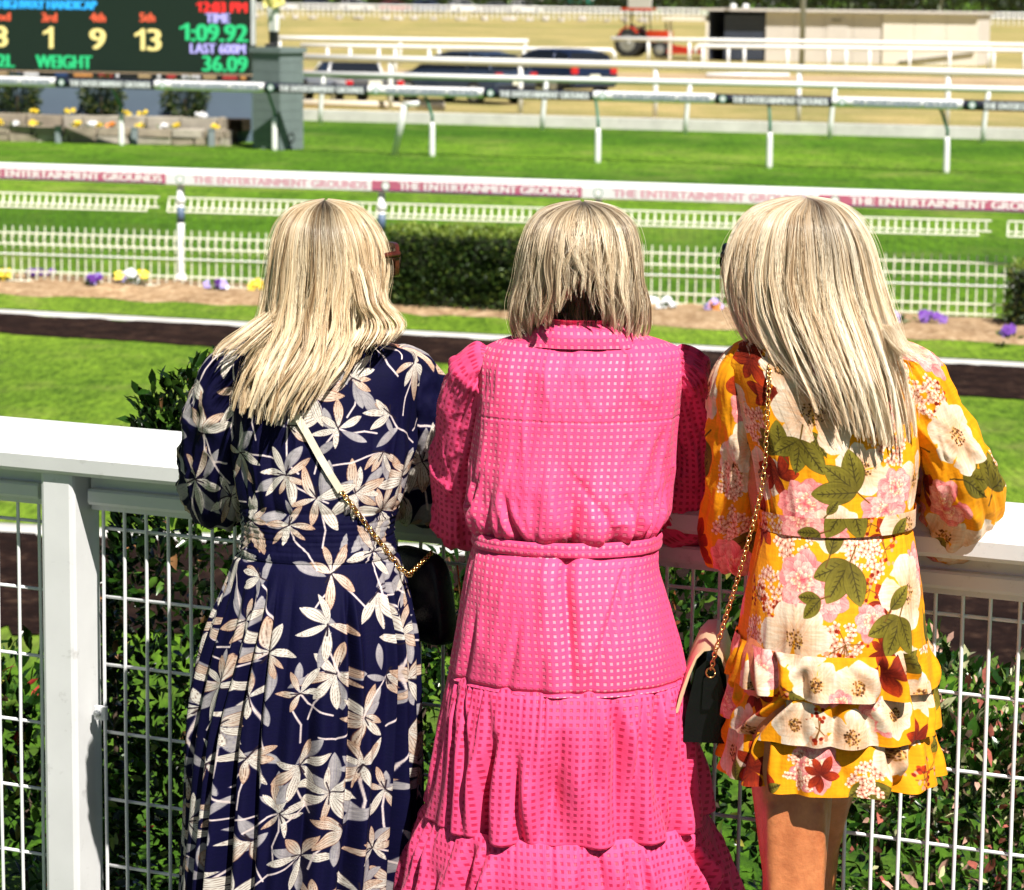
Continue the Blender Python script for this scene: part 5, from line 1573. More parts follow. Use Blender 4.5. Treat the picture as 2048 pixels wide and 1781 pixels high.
    cu.materials.append(M_HAIR)
    o = bpy.data.objects.new('hair', cu); COL.objects.link(o); adopt(o, parent)
    return o

# ------------------------------------------------------------------ chains and straps
M_GOLD = mat('gold_chain', (.80, .52, .20), .22, .1, 40, metal=1.0)
def chain(pts, parent, ln=.0125, wd=.0085, r=.0016):
    pts = np.array(pts, float)
    d = np.concatenate([[0], np.cumsum(np.linalg.norm(np.diff(pts, axis=0), axis=1))])
    n = int(d[-1] / (ln * .74))
    mb = MB()
    for i in range(n):
        s = (i + .5) / n * d[-1]
        c = np.array([np.interp(s, d, pts[:, k]) for k in range(3)])
        e = np.array([np.interp(min(s + .004, d[-1]), d, pts[:, k]) for k in range(3)]) - np.array([np.interp(max(s - .004, 0), d, pts[:, k]) for k in range(3)])
        e /= np.linalg.norm(e) + 1e-9
        a = np.cross(e, np.array([0, -1.0, .1])); a /= np.linalg.norm(a); b_ = np.cross(e, a)
        x = (a * .85 + b_ * .5) if i % 2 else (a * .6 - b_ * .8); x /= np.linalg.norm(x)
        k = 10; y = np.cross(e, x); q = 5
        vs, fs = [], []
        for j in range(k):
            th = 2 * math.pi * j / k
            ce = c + e * math.cos(th) * ln / 2 + x * math.sin(th) * wd / 2
            o_ = e * math.cos(th) * .6 + x * math.sin(th); o_ /= np.linalg.norm(o_)
            for m_ in range(q):
                f_ = 2 * math.pi * m_ / q; vs.append(ce + (o_ * math.cos(f_) + y * math.sin(f_)) * r)
        for j in range(k):
            for m_ in range(q): fs.append((j * q + m_, j * q + (m_ + 1) % q, ((j + 1) % k) * q + (m_ + 1) % q, ((j + 1) % k) * q + m_))
        mb.add(vs, fs)
    o = mb.build('chain', M_GOLD, parent, smooth=True); o['kind'] = 'stuff'
    return o

GRP = 'women leaning on the spectator fence'
# ================================================================== woman in the navy floral dress
pA = np.array([at(632, 1100, 4.80)[0], 4.80, 0.0])
WA = thing('person', pA, 'woman with long wavy blonde hair in a navy dress printed with pale flowers', 'person', GRP)
hcA = at(654, 541, 4.90); fdA = (.80, .60)
standing_body('body', WA, hcA, fdA, at(645, 680, 4.88), [at(498, 748, 4.88), at(800, 742, 4.90)],
              [at(446, 960, 4.93), at(828, 980, 4.98)], [W(560, 5.13, RAILZ + .035), W(730, 5.08, RAILZ + .035)], at(633, 1050, 4.82), at(632, 1190, 4.80),
              [(at(575, 1240, 4.80), W(575, 4.84, .47), W(580, 4.80, .09)), (at(690, 1240, 4.80), W(690, 4.84, .47), W(685, 4.80, .09))], skin=M_SKIN2)
rowsA = [(672, 585, 712, 4.88, .055), (688, 520, 770, 4.88, .075), (705, 468, 832, 4.88, .092), (740, 450, 846, 4.875, .108), (800, 455, 838, 4.87, .120), (900, 465, 825, 4.85, .122), (980, 474, 806, 4.83, .118), (1012, 480, 796, 4.82, .110),
         (1060, 484, 788, 4.81, .110), (1104, 474, 796, 4.80, .118), (1112, 470, 800, 4.80, .128), (1200, 446, 820, 4.79, .160), (1300, 422, 834, 4.785, .180), (1450, 396, 838, 4.785, .200), (1600, 384, 832, 4.785, .215), (1781, 368, 822, 4.79, .23), (2120, 345, 840, 4.79, .25)]
def dispA(a, U, V, py):
    sk = smooth01((py - 1108) / 420)
    tt = np.clip((py - 1108) / 800, 0, 1.3)
    d = drape(a, tt, 21, 22, (.035, .075), (.010, .036), .3) * smooth01((py - 1108) / 160)
    d += folds(a * 1.0 + .7, 31, 22, V=V) * .006 * smooth01((py - 1108) / 90) * (1 - .5 * sk)
    band = smooth01((py - 1008) / 10) * (1 - smooth01((py - 1098) / 10))
    d += band * (.0018 * np.sin(V * 2 * math.pi / .0095) + .0022 * (vnoise(U * 150, V * 60, 4) - .5))
    d += -.006 * np.exp(-((py - 1105) / 5) ** 2) - .003 * np.exp(-((py - 1008) / 5) ** 2)
    bo = 1 - smooth01((py - 1000) / 30)
    d += bo * smooth01((py - 760) / 120) * (folds(a, 12, 23, V=V) * .006 + creases(a * 3, V * 7, 8) * .007)
    d += bo * (vnoise(a * 4 + 3, V * 14, 9) - .5) * .008
    return d
LA = loft(rowsA, 420, 340, dispA)
NAVY = (.006, .004, .15)
prA = Print(2048, NAVY, seed=3)
CRE, TAN, GRY, LIL, DKB = (.76, .745, .71), (.70, .58, .49), (.52, .50, .51), (.36, .34, .38), (.12, .08, .12)
def bloom(pr, x, y, s, rot, full=True):
    g = pr.g
    # grey-lilac shadow petals first, then cream petals flushed with rust
    for k in range(int(g.integers(2, 4))):
        a = rot + g.uniform(0, 6.28)
        pr.petal(x + g.normal(0, .008), y + g.normal(0, .008), a, s * g.uniform(.75, 1.15), g.uniform(.13, .20), GRY, (.62, .60, .60), LIL, vein=.55, pk=.55, curve=g.normal(0, .15), vein_c=(.36, .35, .45))
    n = int(g.integers(5, 8)) if full else 4
    sp = R(300) if full else R(120)
    for k in range(n):
        a = rot + sp * (k / n) + g.normal(0, .14)
        rust = g.random() < .55
        pr.petal(x, y, a, s * g.uniform(.62, 1.05), g.uniform(.12, .185), CRE, TAN if rust else (.80, .77, .72), (.46, .22, .12) if rust else (.30, .25, .25), vein=.95, pk=g.uniform(.5, .62), curve=g.normal(0, .18), nv=7, vein_c=(.28, .17, .14), edge_w=.88)
    for k in range(3):
        a = rot + g.uniform(0, 6.28); pr.stroke([(x, y), (x + math.cos(a) * s * .3, y + math.sin(a) * s * .3)], .0010, DKB)
def sprig(pr, x, y, s, a):
    p = [(x, y)]
    for k in range(3):
        a += pr.g.normal(0, .35); p.append((p[-1][0] + math.cos(a) * s / 3, p[-1][1] + math.sin(a) * s / 3))
    pr.stroke(p, .0016, (.80, .74, .72))
def poisson(g, x0, x1, y0, y1, dmin, tries):
    A_ = np.empty((tries, 2)); n = 0
    for q in np.stack([g.uniform(x0, x1, tries), g.uniform(y0, y1, tries)], 1):
        if n == 0 or ((A_[:n] - q) ** 2).sum(1).min() > dmin * dmin: A_[n] = q; n += 1
    return [q for q in A_[:n]]
def scatter_blooms(pr, x0, x1, y0, y1, dmin, s):
    pts = poisson(pr.g, x0, x1, y0, y1, dmin, 4000)
    pr.g.shuffle(pts)
    for q in pts:
        a = pr.g.uniform(0, 6.28)
        sprig(pr, q[0], q[1], s * 1.5, -1.57 + pr.g.normal(0, .7))
        if pr.g.random() < .5: sprig(pr, q[0], q[1], s * 1.2, -1.57 + pr.g.normal(0, .9))
        bloom(pr, q[0], q[1], s * pr.g.uniform(.8, 1.15), a, pr.g.random() < .75)
scatter_blooms(prA, 0, 2, 0, 2, .064, .059)
M_NAVYF = print_mat('navy_floral_cotton', prA.image('navy_floral_print'), .8, .0)
dA = cloth('dress', LA, M_NAVYF, WA, (.75, 1.9))
def dispS(a, U, V, _):
    return (folds(a, 9, 33, V=V * 3) * .006 + creases(a * 1.1 + V * 3 + 2, V * 5, 12) * .011 + creases(a * 2.4 - V * 4, V * 10, 13) * .006) * smooth01(V / .12)
slA = sleeve([pt(530, 735, 4.88, .030), pt(498, 738, 4.88, .046), pt(466, 770, 4.875, .058), pt(446, 850, 4.88, .063), pt(438, 930, 4.90, .066), pt(438, 985, 4.95, .062), [*(W(470, 5.02, RAILZ - .055)), .060], [*(W(520, 5.09, RAILZ + .025)), .045], [*(W(552, 5.13, RAILZ + .035)), .031]], 120, 160, dispS)
cloth('sleeve', slA, M_NAVYF, dA, (1.6, 1.6))
slB = sleeve([pt(765, 735, 4.89, .030), pt(800, 738, 4.90, .046), pt(824, 775, 4.905, .056), pt(838, 850, 4.92, .066), pt(836, 930, 4.95, .066), pt(830, 990, 4.99, .060), [*(W(800, 5.02, RAILZ - .04)), .052], [*(W(760, 5.06, RAILZ + .03)), .042], [*(W(735, 5.08, RAILZ + .035)), .031]], 120, 160, lambda a, U, V, q: dispS(a + 2, U, V, q))
cloth('sleeve', slB, M_NAVYF, dA, (.35, 1.2))
rowsHA = [(399, 647, 656, 4.93, .030), (403, 622, 682, 4.93, .062), (410, 598, 708, 4.93, .082), (425, 576, 730, 4.92, .098), (450, 558, 750, 4.915, .112), (490, 546, 768, 4.91, .122), (540, 539, 775, 4.905, .126), (600, 532, 768, 4.90, .128), (650, 520, 772, 4.895, .138), (690, 500, 762, 4.89, .152), (740, 478, 735, 4.88, .165), (790, 462, 705, 4.875, .166), (840, 455, 680, 4.87, .160)]
def endA(phi, l, r_):
    e = np.interp(phi, [-2.2, -1.5, -1.0, -.5, 0, .4, .8, 1.2, 1.6, 2.2], [700, 740, 800, 822, 828, 800, 740, 690, 660, 640])
    return e - 60 * l ** 2 - 22 * r_ ** 2
BL = [(.42, .27, .13), (.66, .48, .28), (.80, .66, .46), (.84, .74, .58), (.88, .80, .66)]
BLA = [(.07, .032, .011), (.44, .27, .125), (.86, .66, .41), (.95, .81, .57), (.97, .88, .70)]
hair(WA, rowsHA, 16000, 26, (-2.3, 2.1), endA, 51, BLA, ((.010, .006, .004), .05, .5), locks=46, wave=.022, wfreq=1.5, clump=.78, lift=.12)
# lock blown over the left shoulder and curl by the cheek
rowsHA2 = [(430, 610, 690, 4.92, .06), (480, 575, 680, 4.915, .09), (540, 560, 660, 4.905, .10), (600, 548, 625, 4.89, .09), (640, 505, 585, 4.87, .08), (670, 462, 560, 4.85, .085), (700, 428, 530, 4.84, .085), (740, 420, 500, 4.83, .085)]
hair(WA, rowsHA2, 620, 18, (-1.5, 1.0), lambda p, l, r_: 725 - 40 * l - 30 * r_, 52, BLA, ((.3, .2, .1), 0, .3), locks=10, wave=.010, fly=60)
rowsHA3 = [(430, 630, 700, 4.92, .06), (480, 650, 740, 4.915, .09), (540, 680, 764, 4.90, .10), (600, 698, 776, 4.88, .10), (630, 708, 800, 4.87, .09), (650, 700, 812, 4.86, .095), (668, 690, 802, 4.85, .10), (690, 680, 780, 4.84, .10)]
hair(WA, rowsHA3, 2200, 16, (-1.4, 1.6), lambda p, l, r_: 676 + 14 * l - 14 * r_, 53, BLA, ((.4, .3, .2), 0, .3), locks=14, wave=.016, wfreq=1.0, fly=60)
M_TORT = mat('tortoiseshell', (.10, .022, .012), .25, .6, 60)
sunglasses(WA, hcA + np.array([-.006, 0, .010]), fdA, M_TORT, 1.08)

# her shoulder bag
pb_ = W(850, 4.90, .62)
bagA = thing('shoulder_bag', at(850, 1290, 4.88), 'dark zipped shoulder bag on a cream strap and gold chain beside the navy dress', 'bag')
M_NLEATH = mat('navy_leather', (.005, .005, .012), .32, .2, 60, spec=.3, bmp=.3, bscale=300)
def rounded_bag(name, c, sx, sy, sz, ax, material, parent, n=28):
    ax = np.array(ax, float); vs = []; m = 14
    for j in range(m + 1):
        th = -math.pi / 2 + math.pi * j / m
        for k in range(n):
            ph = 2 * math.pi * k / n
            f = lambda v, e: math.copysign(abs(v) ** e, v)
            x = f(math.cos(th), .35) * f(math.cos(ph), .45) * sx / 2 * (1 - .18 * (j / m)); y = f(math.cos(th), .35) * f(math.sin(ph), .45) * sy / 2 * (1 - .12 * (j / m)); z = f(math.sin(th), .5) * sz / 2
            vs.append(np.array(c) + ax[0] * x + ax[1] * y + ax[2] * z)
    fs = [(j * n + k, j * n + (k + 1) % n, (j + 1) * n + (k + 1) % n, (j + 1) * n + k) for j in range(m) for k in range(n)]
    return MB().add(vs, fs).build(name, material, parent, smooth=True)
cb = at(842, 1190, 4.91)
bx = np.array([.8, .6, .0]); bx /= np.linalg.norm(bx); by = np.array([-bx[1], bx[0], 0]); bz = np.array([-.12, 0, 1.0]); bz /= np.linalg.norm(bz)
bb = rounded_bag('pouch', cb, .058, .17, .165, (bx, by, bz), M_NLEATH, bagA)
MB().tube([cb - by * .1055 + bx * .012 + bz * z_ for z_ in np.linspace(-.06, .07, 8)], .0022, 6).build('zip', M_GOLD, bb)
s_pts = [surf(LA, x, y, .005)[0] for x, y in ((580, 800), (592, 830), (615, 870), (640, 912), (662, 950), (682, 984))]
mb = MB()
vs, fs = [], []
for i, p in enumerate(s_pts):
    a = np.array([.87, 0, .49]) * .0062
    vs += [p - a, p + a, p + a + np.array([0, -.003, 0]), p - a + np.array([0, -.003, 0])]
for i in range(len(s_pts) - 1):
    for k in range(4): fs.append((i * 4 + k, i * 4 + (k + 1) % 4, i * 4 + 4 + (k + 1) % 4, i * 4 + 4 + k))
mb.add(vs, fs).build('strap', mat('cream_leather', (.70, .64, .50), .4, .06, 40), bagA)
c_pts = [s_pts[-1]] + [surf(LA, x, y, .007)[0] for x, y in ((702, 1008), (725, 1040), (750, 1072), (775, 1102), (795, 1130))] + [at(818, 1150, 4.74), cb + bz * .085 - by * .05]
chain(c_pts, bagA)

# ================================================================== woman in the pink dress
pB = np.array([at(1130, 1100, 4.62)[0], 4.62, 0.0])
WB = thing('person', pB, 'woman with a blonde bob in a hot pink checked tiered dress, standing in the middle', 'person', GRP)
hcB = at(1162, 542, 4.73); fdB = (.10, .99)
standing_body('body', WB, hcB, fdB, at(1163, 668, 4.71), [at(1005, 765, 4.71), at(1322, 768, 4.715)],
              [at(920, 985, 4.805), at(1388, 985, 4.805)], [W(1030, 4.93, RAILZ + .035), W(1290, 4.86, RAILZ + .035)], at(1135, 1050, 4.64), at(1135, 1190, 4.62),
              [(at(1070, 1240, 4.62), W(1072, 4.66, .47), W(1078, 4.62, .09)), (at(1200, 1240, 4.62), W(1200, 4.66, .47), W(1196, 4.62, .09))], skin=M_SKIN2)
def check_mat(name, base, sq, lowsq, sqamt, sheer=.0):
    """woven pink check: small satin squares in a plain ground"""
    m, nt, b = new_mat(name)
    tc = nt.nodes.new('ShaderNodeTexCoord')
    sx = nt.nodes.new('ShaderNodeSeparateXYZ'); nt.links.new(tc.outputs['UV'], sx.inputs[0])
    P_ = .0108 / 2.0
    def band(o):
        f = math_(nt, 'FRACT', math_(nt, 'DIVIDE', math_(nt, 'ADD', o, 10.0), P_))
        return f
    fx, fy = band(sx.outputs[0]), band(sx.outputs[1])
    def win(f, lo, hi):
        a = nt.nodes.new('ShaderNodeMapRange'); a.inputs[1].default_value = lo - .05; a.inputs[2].default_value = lo + .05; nt.links.new(f, a.inputs[0])
        c = nt.nodes.new('ShaderNodeMapRange'); c.inputs[1].default_value = hi + .05; c.inputs[2].default_value = hi - .05; nt.links.new(f, c.inputs[0])
        return math_(nt, 'MULTIPLY', a.outputs[0], c.outputs[0])
    msk = math_(nt, 'MULTIPLY', win(fx, .30, .74), win(fy, .30, .74))
    edge = math_(nt, 'MULTIPLY', win(fx, .26, .76), win(fy, .70, .80))
    edge2 = math_(nt, 'MULTIPLY', win(fx, .70, .80), win(fy, .30, .80))
    ed = math_(nt, 'MAXIMUM', edge, edge2)
    n = noise(nt, 12, 4, coord='UV'); n2 = noise(nt, 600, 3, coord='UV')
    t = ramp(nt, n, [(.3, np.array(base) * .9), (.7, np.array(base) * 1.08)])
    sv = ramp(nt, noise(nt, 9, 3, coord='UV', stretch=(1, .5, 1)), [(.35, lowsq), (.62, sq)])
    c = mixc(nt, math_(nt, 'MULTIPLY', msk, sqamt), t, sv)
    c = mixc(nt, math_(nt, 'MULTIPLY', ed, .45), c, np.array(base) * np.array([.55, .15, .35]))
    nt.links.new(c, b.inputs['Base Color'])
    rg = math_(nt, 'MULTIPLY_ADD', msk, -.22, .70)
    nt.links.new(rg, b.inputs['Roughness'])
    b.inputs['Sheen Weight'].default_value = .08
    b.inputs['Specular IOR Level'].default_value = .3
    n3 = noise(nt, 30, 5, coord='UV', stretch=(1, .3, 1), dist=.8)
    h = math_(nt, 'ADD', math_(nt, 'MULTIPLY', msk, .12), math_(nt, 'ADD', math_(nt, 'MULTIPLY', n2, .12), n3))
    bump(nt, b, h, .45, .008)
    return m
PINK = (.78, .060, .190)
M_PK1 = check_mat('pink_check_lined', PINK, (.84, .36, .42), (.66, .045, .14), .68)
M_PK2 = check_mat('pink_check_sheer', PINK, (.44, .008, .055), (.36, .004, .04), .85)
def shoulder_rows(Y): pass
rowsB = [(668, 1050, 1280, 4.715, .060), (684, 1000, 1332, 4.712, .078), (702, 970, 1362, 4.71, .094), (740, 955, 1366, 4.705, .112), (800, 952, 1360, 4.695, .118), (900, 946, 1350, 4.675, .122), (980, 940, 1342, 4.655, .124), (1030, 945, 1332, 4.645, .122), (1052, 952, 1322, 4.64, .116), (1066, 960, 1312, 4.64, .106)]
def dispB(a, U, V, py):
    lo = smooth01((py - 880) / 170)
    ctr = np.exp(-(U / (.010 + .030 * (1 - lo))) ** 2)
    d = -.020 * lo * ctr + .012 * lo * (np.exp(-((U - .035) / .018) ** 2) + np.exp(-((U + .035) / .018) ** 2))
    d += lo * drape(a, (py - 880) / 180, 61, 20, (.03, .06), (.003, .012), .8) + creases(a * 2.6 + V * 2, V * 5, 63) * .0065 + creases(a * 5 - V * 4, V * 9 + a, 64) * .0034 * (1 + lo)
    d += .004 * np.exp(-((py - 1020) / 26) ** 2) * (.5 + vnoise(a * 5, 0 * a, 66))
    d += -.0011 * np.exp(-((py - 826) / 2.0) ** 2)                                   # yoke seam
    return d
LB = loft(rowsB, 380, 240, dispB)
dB = cloth('dress', LB, M_PK1, WB, (1.0, 1.9))
def dispBelt(a, U, V, py): return .004 + .0035 * np.sin((V / V.max()) * math.pi) + (vnoise(a * 6, V * 30, 67) - .5) * .005 - .002 * np.exp(-((V - V.max() * .5) / .004) ** 2)
LBb = loft([(1060, 954, 1318, 4.64, .114), (1076, 951, 1318, 4.638, .116), (1088, 949, 1320, 4.637, .116)], 300, 30, dispBelt)
cloth('belt', LBb, M_PK1, dB, (1.0, 1.45))
def dispT1(a, U, V, py):
    k = smooth01((py - 1088) / 60)
    ctr = np.exp(-(U / .009) ** 2) * smooth01(1.25 - (py - 1090) / 260)
    d = -.016 * ctr + .005 * np.exp(-((U - .024) / .014) ** 2) * smooth01(1.2 - (py - 1090) / 260) + .006 * np.exp(-((U + .03) / .016) ** 2)
    d += drape(a, (py - 1090) / 260, 71, 14, (.03, .07), (.002, .007), .8) * k + creases(a * 2.4, V * 4 + a, 72) * .0035 + creases(a * 5 + V * 3, V * 8, 74) * .0015
    d += -.004 * np.exp(-((py - 1338) / 4) ** 2)
    return d
LT1 = loft([(1088, 948, 1316, 4.638, .116), (1110, 942, 1316, 4.632, .126), (1200, 924, 1338, 4.622, .152), (1290, 910, 1362, 4.615, .168), (1344, 900, 1374, 4.615, .174)], 380, 170, dispT1)
cloth('skirt', LT1, M_PK1, dB, (1.0, 1.40))
def gather(n, seed, a1, a2, y0, y1):
    def f(a, U, V, py):
        t = (py - y0) / (y1 - y0)
        d = drape(a, t, seed, n, (.035, .085), (a1, a2), .5, .1) * (.10 + .90 * smooth01(t / .30))
        d += drape(a, t * .3, seed + 1, int(n * 3), (.018, .03), (.002, .008), .3) * np.exp(-t * 3.5) * smooth01(t / .04)
        d += creases(a * 4, V * 6, seed + 2) * .003
        d += -.008 * np.exp(-((t - 1.0) / .012) ** 2)
        return d
    return f
LT2 = loft([(1334, 908, 1366, 4.615, .164), (1346, 900, 1374, 4.615, .1735), (1358, 896, 1378, 4.614, .180), (1420, 884, 1384, 4.61, .198), (1520, 868, 1392, 4.61, .212), (1620, 850, 1408, 4.61, .224)], 420, 190, gather(34, 81, .006, .030, 1334, 1620))
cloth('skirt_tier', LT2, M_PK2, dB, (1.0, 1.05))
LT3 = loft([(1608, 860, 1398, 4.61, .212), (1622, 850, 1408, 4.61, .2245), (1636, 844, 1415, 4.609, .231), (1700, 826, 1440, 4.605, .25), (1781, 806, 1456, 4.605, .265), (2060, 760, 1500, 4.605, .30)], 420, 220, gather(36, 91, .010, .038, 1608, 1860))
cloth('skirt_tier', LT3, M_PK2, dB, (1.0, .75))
# collar: stand folded over into a flared fall
def dispC(a, U, V, py): return (vnoise(a * 5, V * 25, 95) - .5) * .006
LC = loft([(640, 1085, 1246, 4.722, .066), (632, 1079, 1251, 4.720, .070)][::-1] + [(648, 1070, 1262, 4.716, .078), (668, 1052, 1282, 4.712, .088), (686, 1034, 1300, 4.71, .088)], 260, 44, dispC, a_max=2.4)
colr = cloth('collar', LC, M_PK1, dB, (1.0, .30))
LC2 = loft([(634, 1081, 1249, 4.720, .066), (676, 1072, 1258, 4.714, .060)], 200, 20, None, a_max=2.5)
cloth('collar_stand', LC2, M_PK1, colr, (1.0, .25))
def dispP(sd):
    def f(a, U, V, _):
        d = drape(a, V * .4, sd, 20, (.08, .13), (.004, .012), .5) * np.exp(-(V / .25) ** 2) + creases(a * 1.3 + V * 3, V * 5, sd + 1) * .010 + creases(a * 2.2, V * 10, sd + 2) * .005
        d = d + .009 * np.exp(-((V - .075) / .022) ** 2) * (.7 + .9 * folds(a, 30, sd + 5))
        return d * smooth01(V / .03)
    return f
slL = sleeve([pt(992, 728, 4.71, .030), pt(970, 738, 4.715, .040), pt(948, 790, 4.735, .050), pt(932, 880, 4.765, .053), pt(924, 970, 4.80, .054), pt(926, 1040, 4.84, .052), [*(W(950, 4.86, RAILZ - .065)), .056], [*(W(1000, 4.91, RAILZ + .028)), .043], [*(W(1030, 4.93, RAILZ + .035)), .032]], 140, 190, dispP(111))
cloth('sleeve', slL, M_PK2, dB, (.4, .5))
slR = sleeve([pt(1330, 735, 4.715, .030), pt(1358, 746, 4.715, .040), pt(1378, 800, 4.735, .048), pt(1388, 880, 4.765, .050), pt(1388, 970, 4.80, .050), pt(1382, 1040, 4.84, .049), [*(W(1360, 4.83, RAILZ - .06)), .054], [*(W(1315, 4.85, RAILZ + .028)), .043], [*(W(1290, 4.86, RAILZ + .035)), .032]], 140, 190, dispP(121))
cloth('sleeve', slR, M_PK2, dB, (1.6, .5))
rowsHB = [(402, 1160, 1170, 4.75, .030), (406, 1132, 1196, 4.75, .060), (413, 1104, 1220, 4.75, .078), (428, 1078, 1244, 4.745, .096), (455, 1058, 1264, 4.74, .112), (500, 1046, 1274, 4.735, .122), (560, 1038, 1278, 4.73, .122), (610, 1028, 1288, 4.728, .120), (650, 1030, 1286, 4.728, .114), (700, 1052, 1266, 4.728, .104)]
def endB(phi, l, r_):
    e = np.interp(np.abs(phi + .05), [0, .2, .45, .8, 1.2, 2.2], [560, 592, 632, 664, 690, 676])
    return e - 62 * l ** 2 - 22 * r_
BLB = [(.018, .009, .004), (.13, .075, .036), (.64, .47, .29), (.93, .79, .57), (.97, .88, .72)]
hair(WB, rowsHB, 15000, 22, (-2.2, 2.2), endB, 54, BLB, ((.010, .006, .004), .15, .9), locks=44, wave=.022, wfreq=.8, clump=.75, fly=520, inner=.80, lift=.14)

rowsHB2 = [(420, 1120, 1210, 4.742, .060), (470, 1085, 1245, 4.738, .092), (540, 1080, 1250, 4.732, .098), (600, 1092, 1238, 4.730, .086), (660, 1098, 1232, 4.725, .076)]
hair(WB, rowsHB2, 2600, 14, (-1.5, 1.5), lambda p, l, r_: 648 - 26 * l - 16 * r_, 57, [(.010, .005, .003), (.03, .014, .008), (.06, .026, .015), (.16, .085, .05)], ((.01, .006, .004), 0, 1), locks=26, wave=.02, clump=.8, fly=60)

# ================================================================== woman in the yellow dress
pC = np.array([at(1660, 1100, 4.48)[0], 4.48, 0.0])
WC = thing('person', pC, 'woman with long straight blonde hair in a short yellow floral ruffled dress', 'person', GRP)
hcC = at(1600, 541, 4.60); fdC = (-.78, .62)
kneeL = at(1588, 1760, 4.365)
standing_body('body', WC, hcC, fdC, at(1615, 680, 4.58), [at(1490, 750, 4.58), at(1795, 760, 4.57)],
              [at(1468, 1010, 4.64), at(1925, 985, 4.58)], [W(1560, 4.86, RAILZ + .035), W(1760, 4.78, RAILZ + .035)], at(1672, 1040, 4.50), at(1668, 1190, 4.48),
              [(at(1580, 1330, 4.42), kneeL, W(1592, 4.37, .09)), (at(1700, 1300, 4.52), at(1626, 1650, 4.74), W(1600, 4.76, .09))], skin=M_SKIN)
YEL = (.885, .570, .05)
prC = Print(2048, YEL, seed=9)
WHT, PCH = (.86, .80, .72), (.80, .60, .45)
def anemone(pr, x, y, s):
    g = pr.g; r0 = g.uniform(0, 6.28); n = int(g.integers(6, 8))
    for k in range(n):
        a = r0 + 6.283 * k / n + g.normal(0, .1)
        pr.petal(x, y, a, s * g.uniform(.9, 1.1), g.uniform(.34, .42), PCH, WHT, (.86, .72, .60), vein=.16, pk=.66, nv=6, ragged=.35, vein_c=(.80, .58, .42), edge_w=.93)
    for k in range(70):
        a, q = g.uniform(0, 6.28), s * .26 * math.sqrt(g.random())
        pr.dot(x + math.cos(a) * q, y + math.sin(a) * q, g.uniform(.0009, .0018), [(.36, .20, .08), (.55, .36, .14), (.22, .13, .06), (.75, .58, .32)][int(g.integers(0, 4))])
def peony(pr, x, y, s):
    g = pr.g
    for lay, (m, q) in enumerate(((10, 1.0), (9, .82), (9, .62), (8, .45), (6, .3))):
        for k in range(m):
            a = 6.283 * k / m + g.normal(0, .2) + lay
            c = [(.93, .58, .56), (.96, .68, .64), (.95, .72, .66), (.97, .78, .70), (.97, .84, .72)][lay]
            pr.petal(x, y, a, s * q * g.uniform(.88, 1.1), g.uniform(.26, .36), (.80, .30, .34), c, (.72, .26, .30), vein=.25, pk=.68, nv=5, ragged=.3, edge_w=.92)
    for k in range(16):
        a, q = g.uniform(0, 6.28), s * .3 * math.sqrt(g.random()); pr.petal(x + math.cos(a) * q, y + math.sin(a) * q, a + 1, .008, .3, (.80, .30, .30), (.98, .88, .70), (.7, .3, .25))
def hydrangea(pr, x, y, s):
    g = pr.g
    for k in range(40):
        a, q = g.uniform(0, 6.28), s * math.sqrt(g.random()); cx, cy = x + math.cos(a) * q, y + math.sin(a) * q
        for j in range(4): pr.petal(cx, cy, a + 1.57 * j, s * .24, .40, (.80, .45, .36), (.97, .88, .78), (.42, .18, .12), vein=.2, pk=.62, edge_w=.8)
        pr.dot(cx, cy, .0012, (.5, .18, .12))
def leaftrio(pr, x, y, s, rot, n=3):
    g = pr.g
    for k in range(n):
        a = rot + (k - (n - 1) / 2) * .75 + g.normal(0, .1)
        pr.petal(x, y, a, s * g.uniform(.85, 1.1), .27, (.34, .30, .07), (.46, .42, .13), (.20, .17, .04), vein=.0, pk=.48, edge_w=.93)
        ca, sa = math.cos(a), math.sin(a)
        pr.stroke([(x, y), (x + ca * s * .9, y + sa * s * .9)], .0008, (.20, .17, .05))
        for q in np.linspace(.2, .75, 5):
            for e in (-1, 1):
                b0 = (x + ca * s * q, y + sa * s * q); an = a + e * .75
                pr.stroke([b0, (b0[0] + math.cos(an) * s * .20 * (1.1 - q), b0[1] + math.sin(an) * s * .20 * (1.1 - q))], .0006, (.22, .19, .05))
    pr.stroke([(x, y), (x - math.cos(rot) * s * .4, y - math.sin(rot) * s * .4)], .0012, (.36, .26, .08))
def lily(pr, x, y, s):
    g = pr.g; r0 = g.uniform(0, 6.28)
    for k in range(6):
        pr.petal(x, y, r0 + k * 1.047 + g.normal(0, .15), s * g.uniform(.8, 1.1), .24, (.36, .07, .02), (.66, .20, .05), (.28, .05, .02), vein=.4, pk=.55, curve=g.normal(0, .15), vein_c=(.25, .04, .02))
def berries(pr, x, y, s):
    g = pr.g
    for k in range(7):
        a = g.uniform(0, 6.28); e = (x + math.cos(a) * s * g.uniform(.4, 1), y + math.sin(a) * s * g.uniform(.4, 1))
        pr.stroke([(x, y), e], .0007, (.42, .26, .10))
        for j in range(4): pr.dot(e[0] + g.normal(0, .004), e[1] + g.normal(0, .004), .0028, [(.66, .20, .04), (.48, .10, .03), (.85, .55, .42)][int(g.integers(0, 3))])
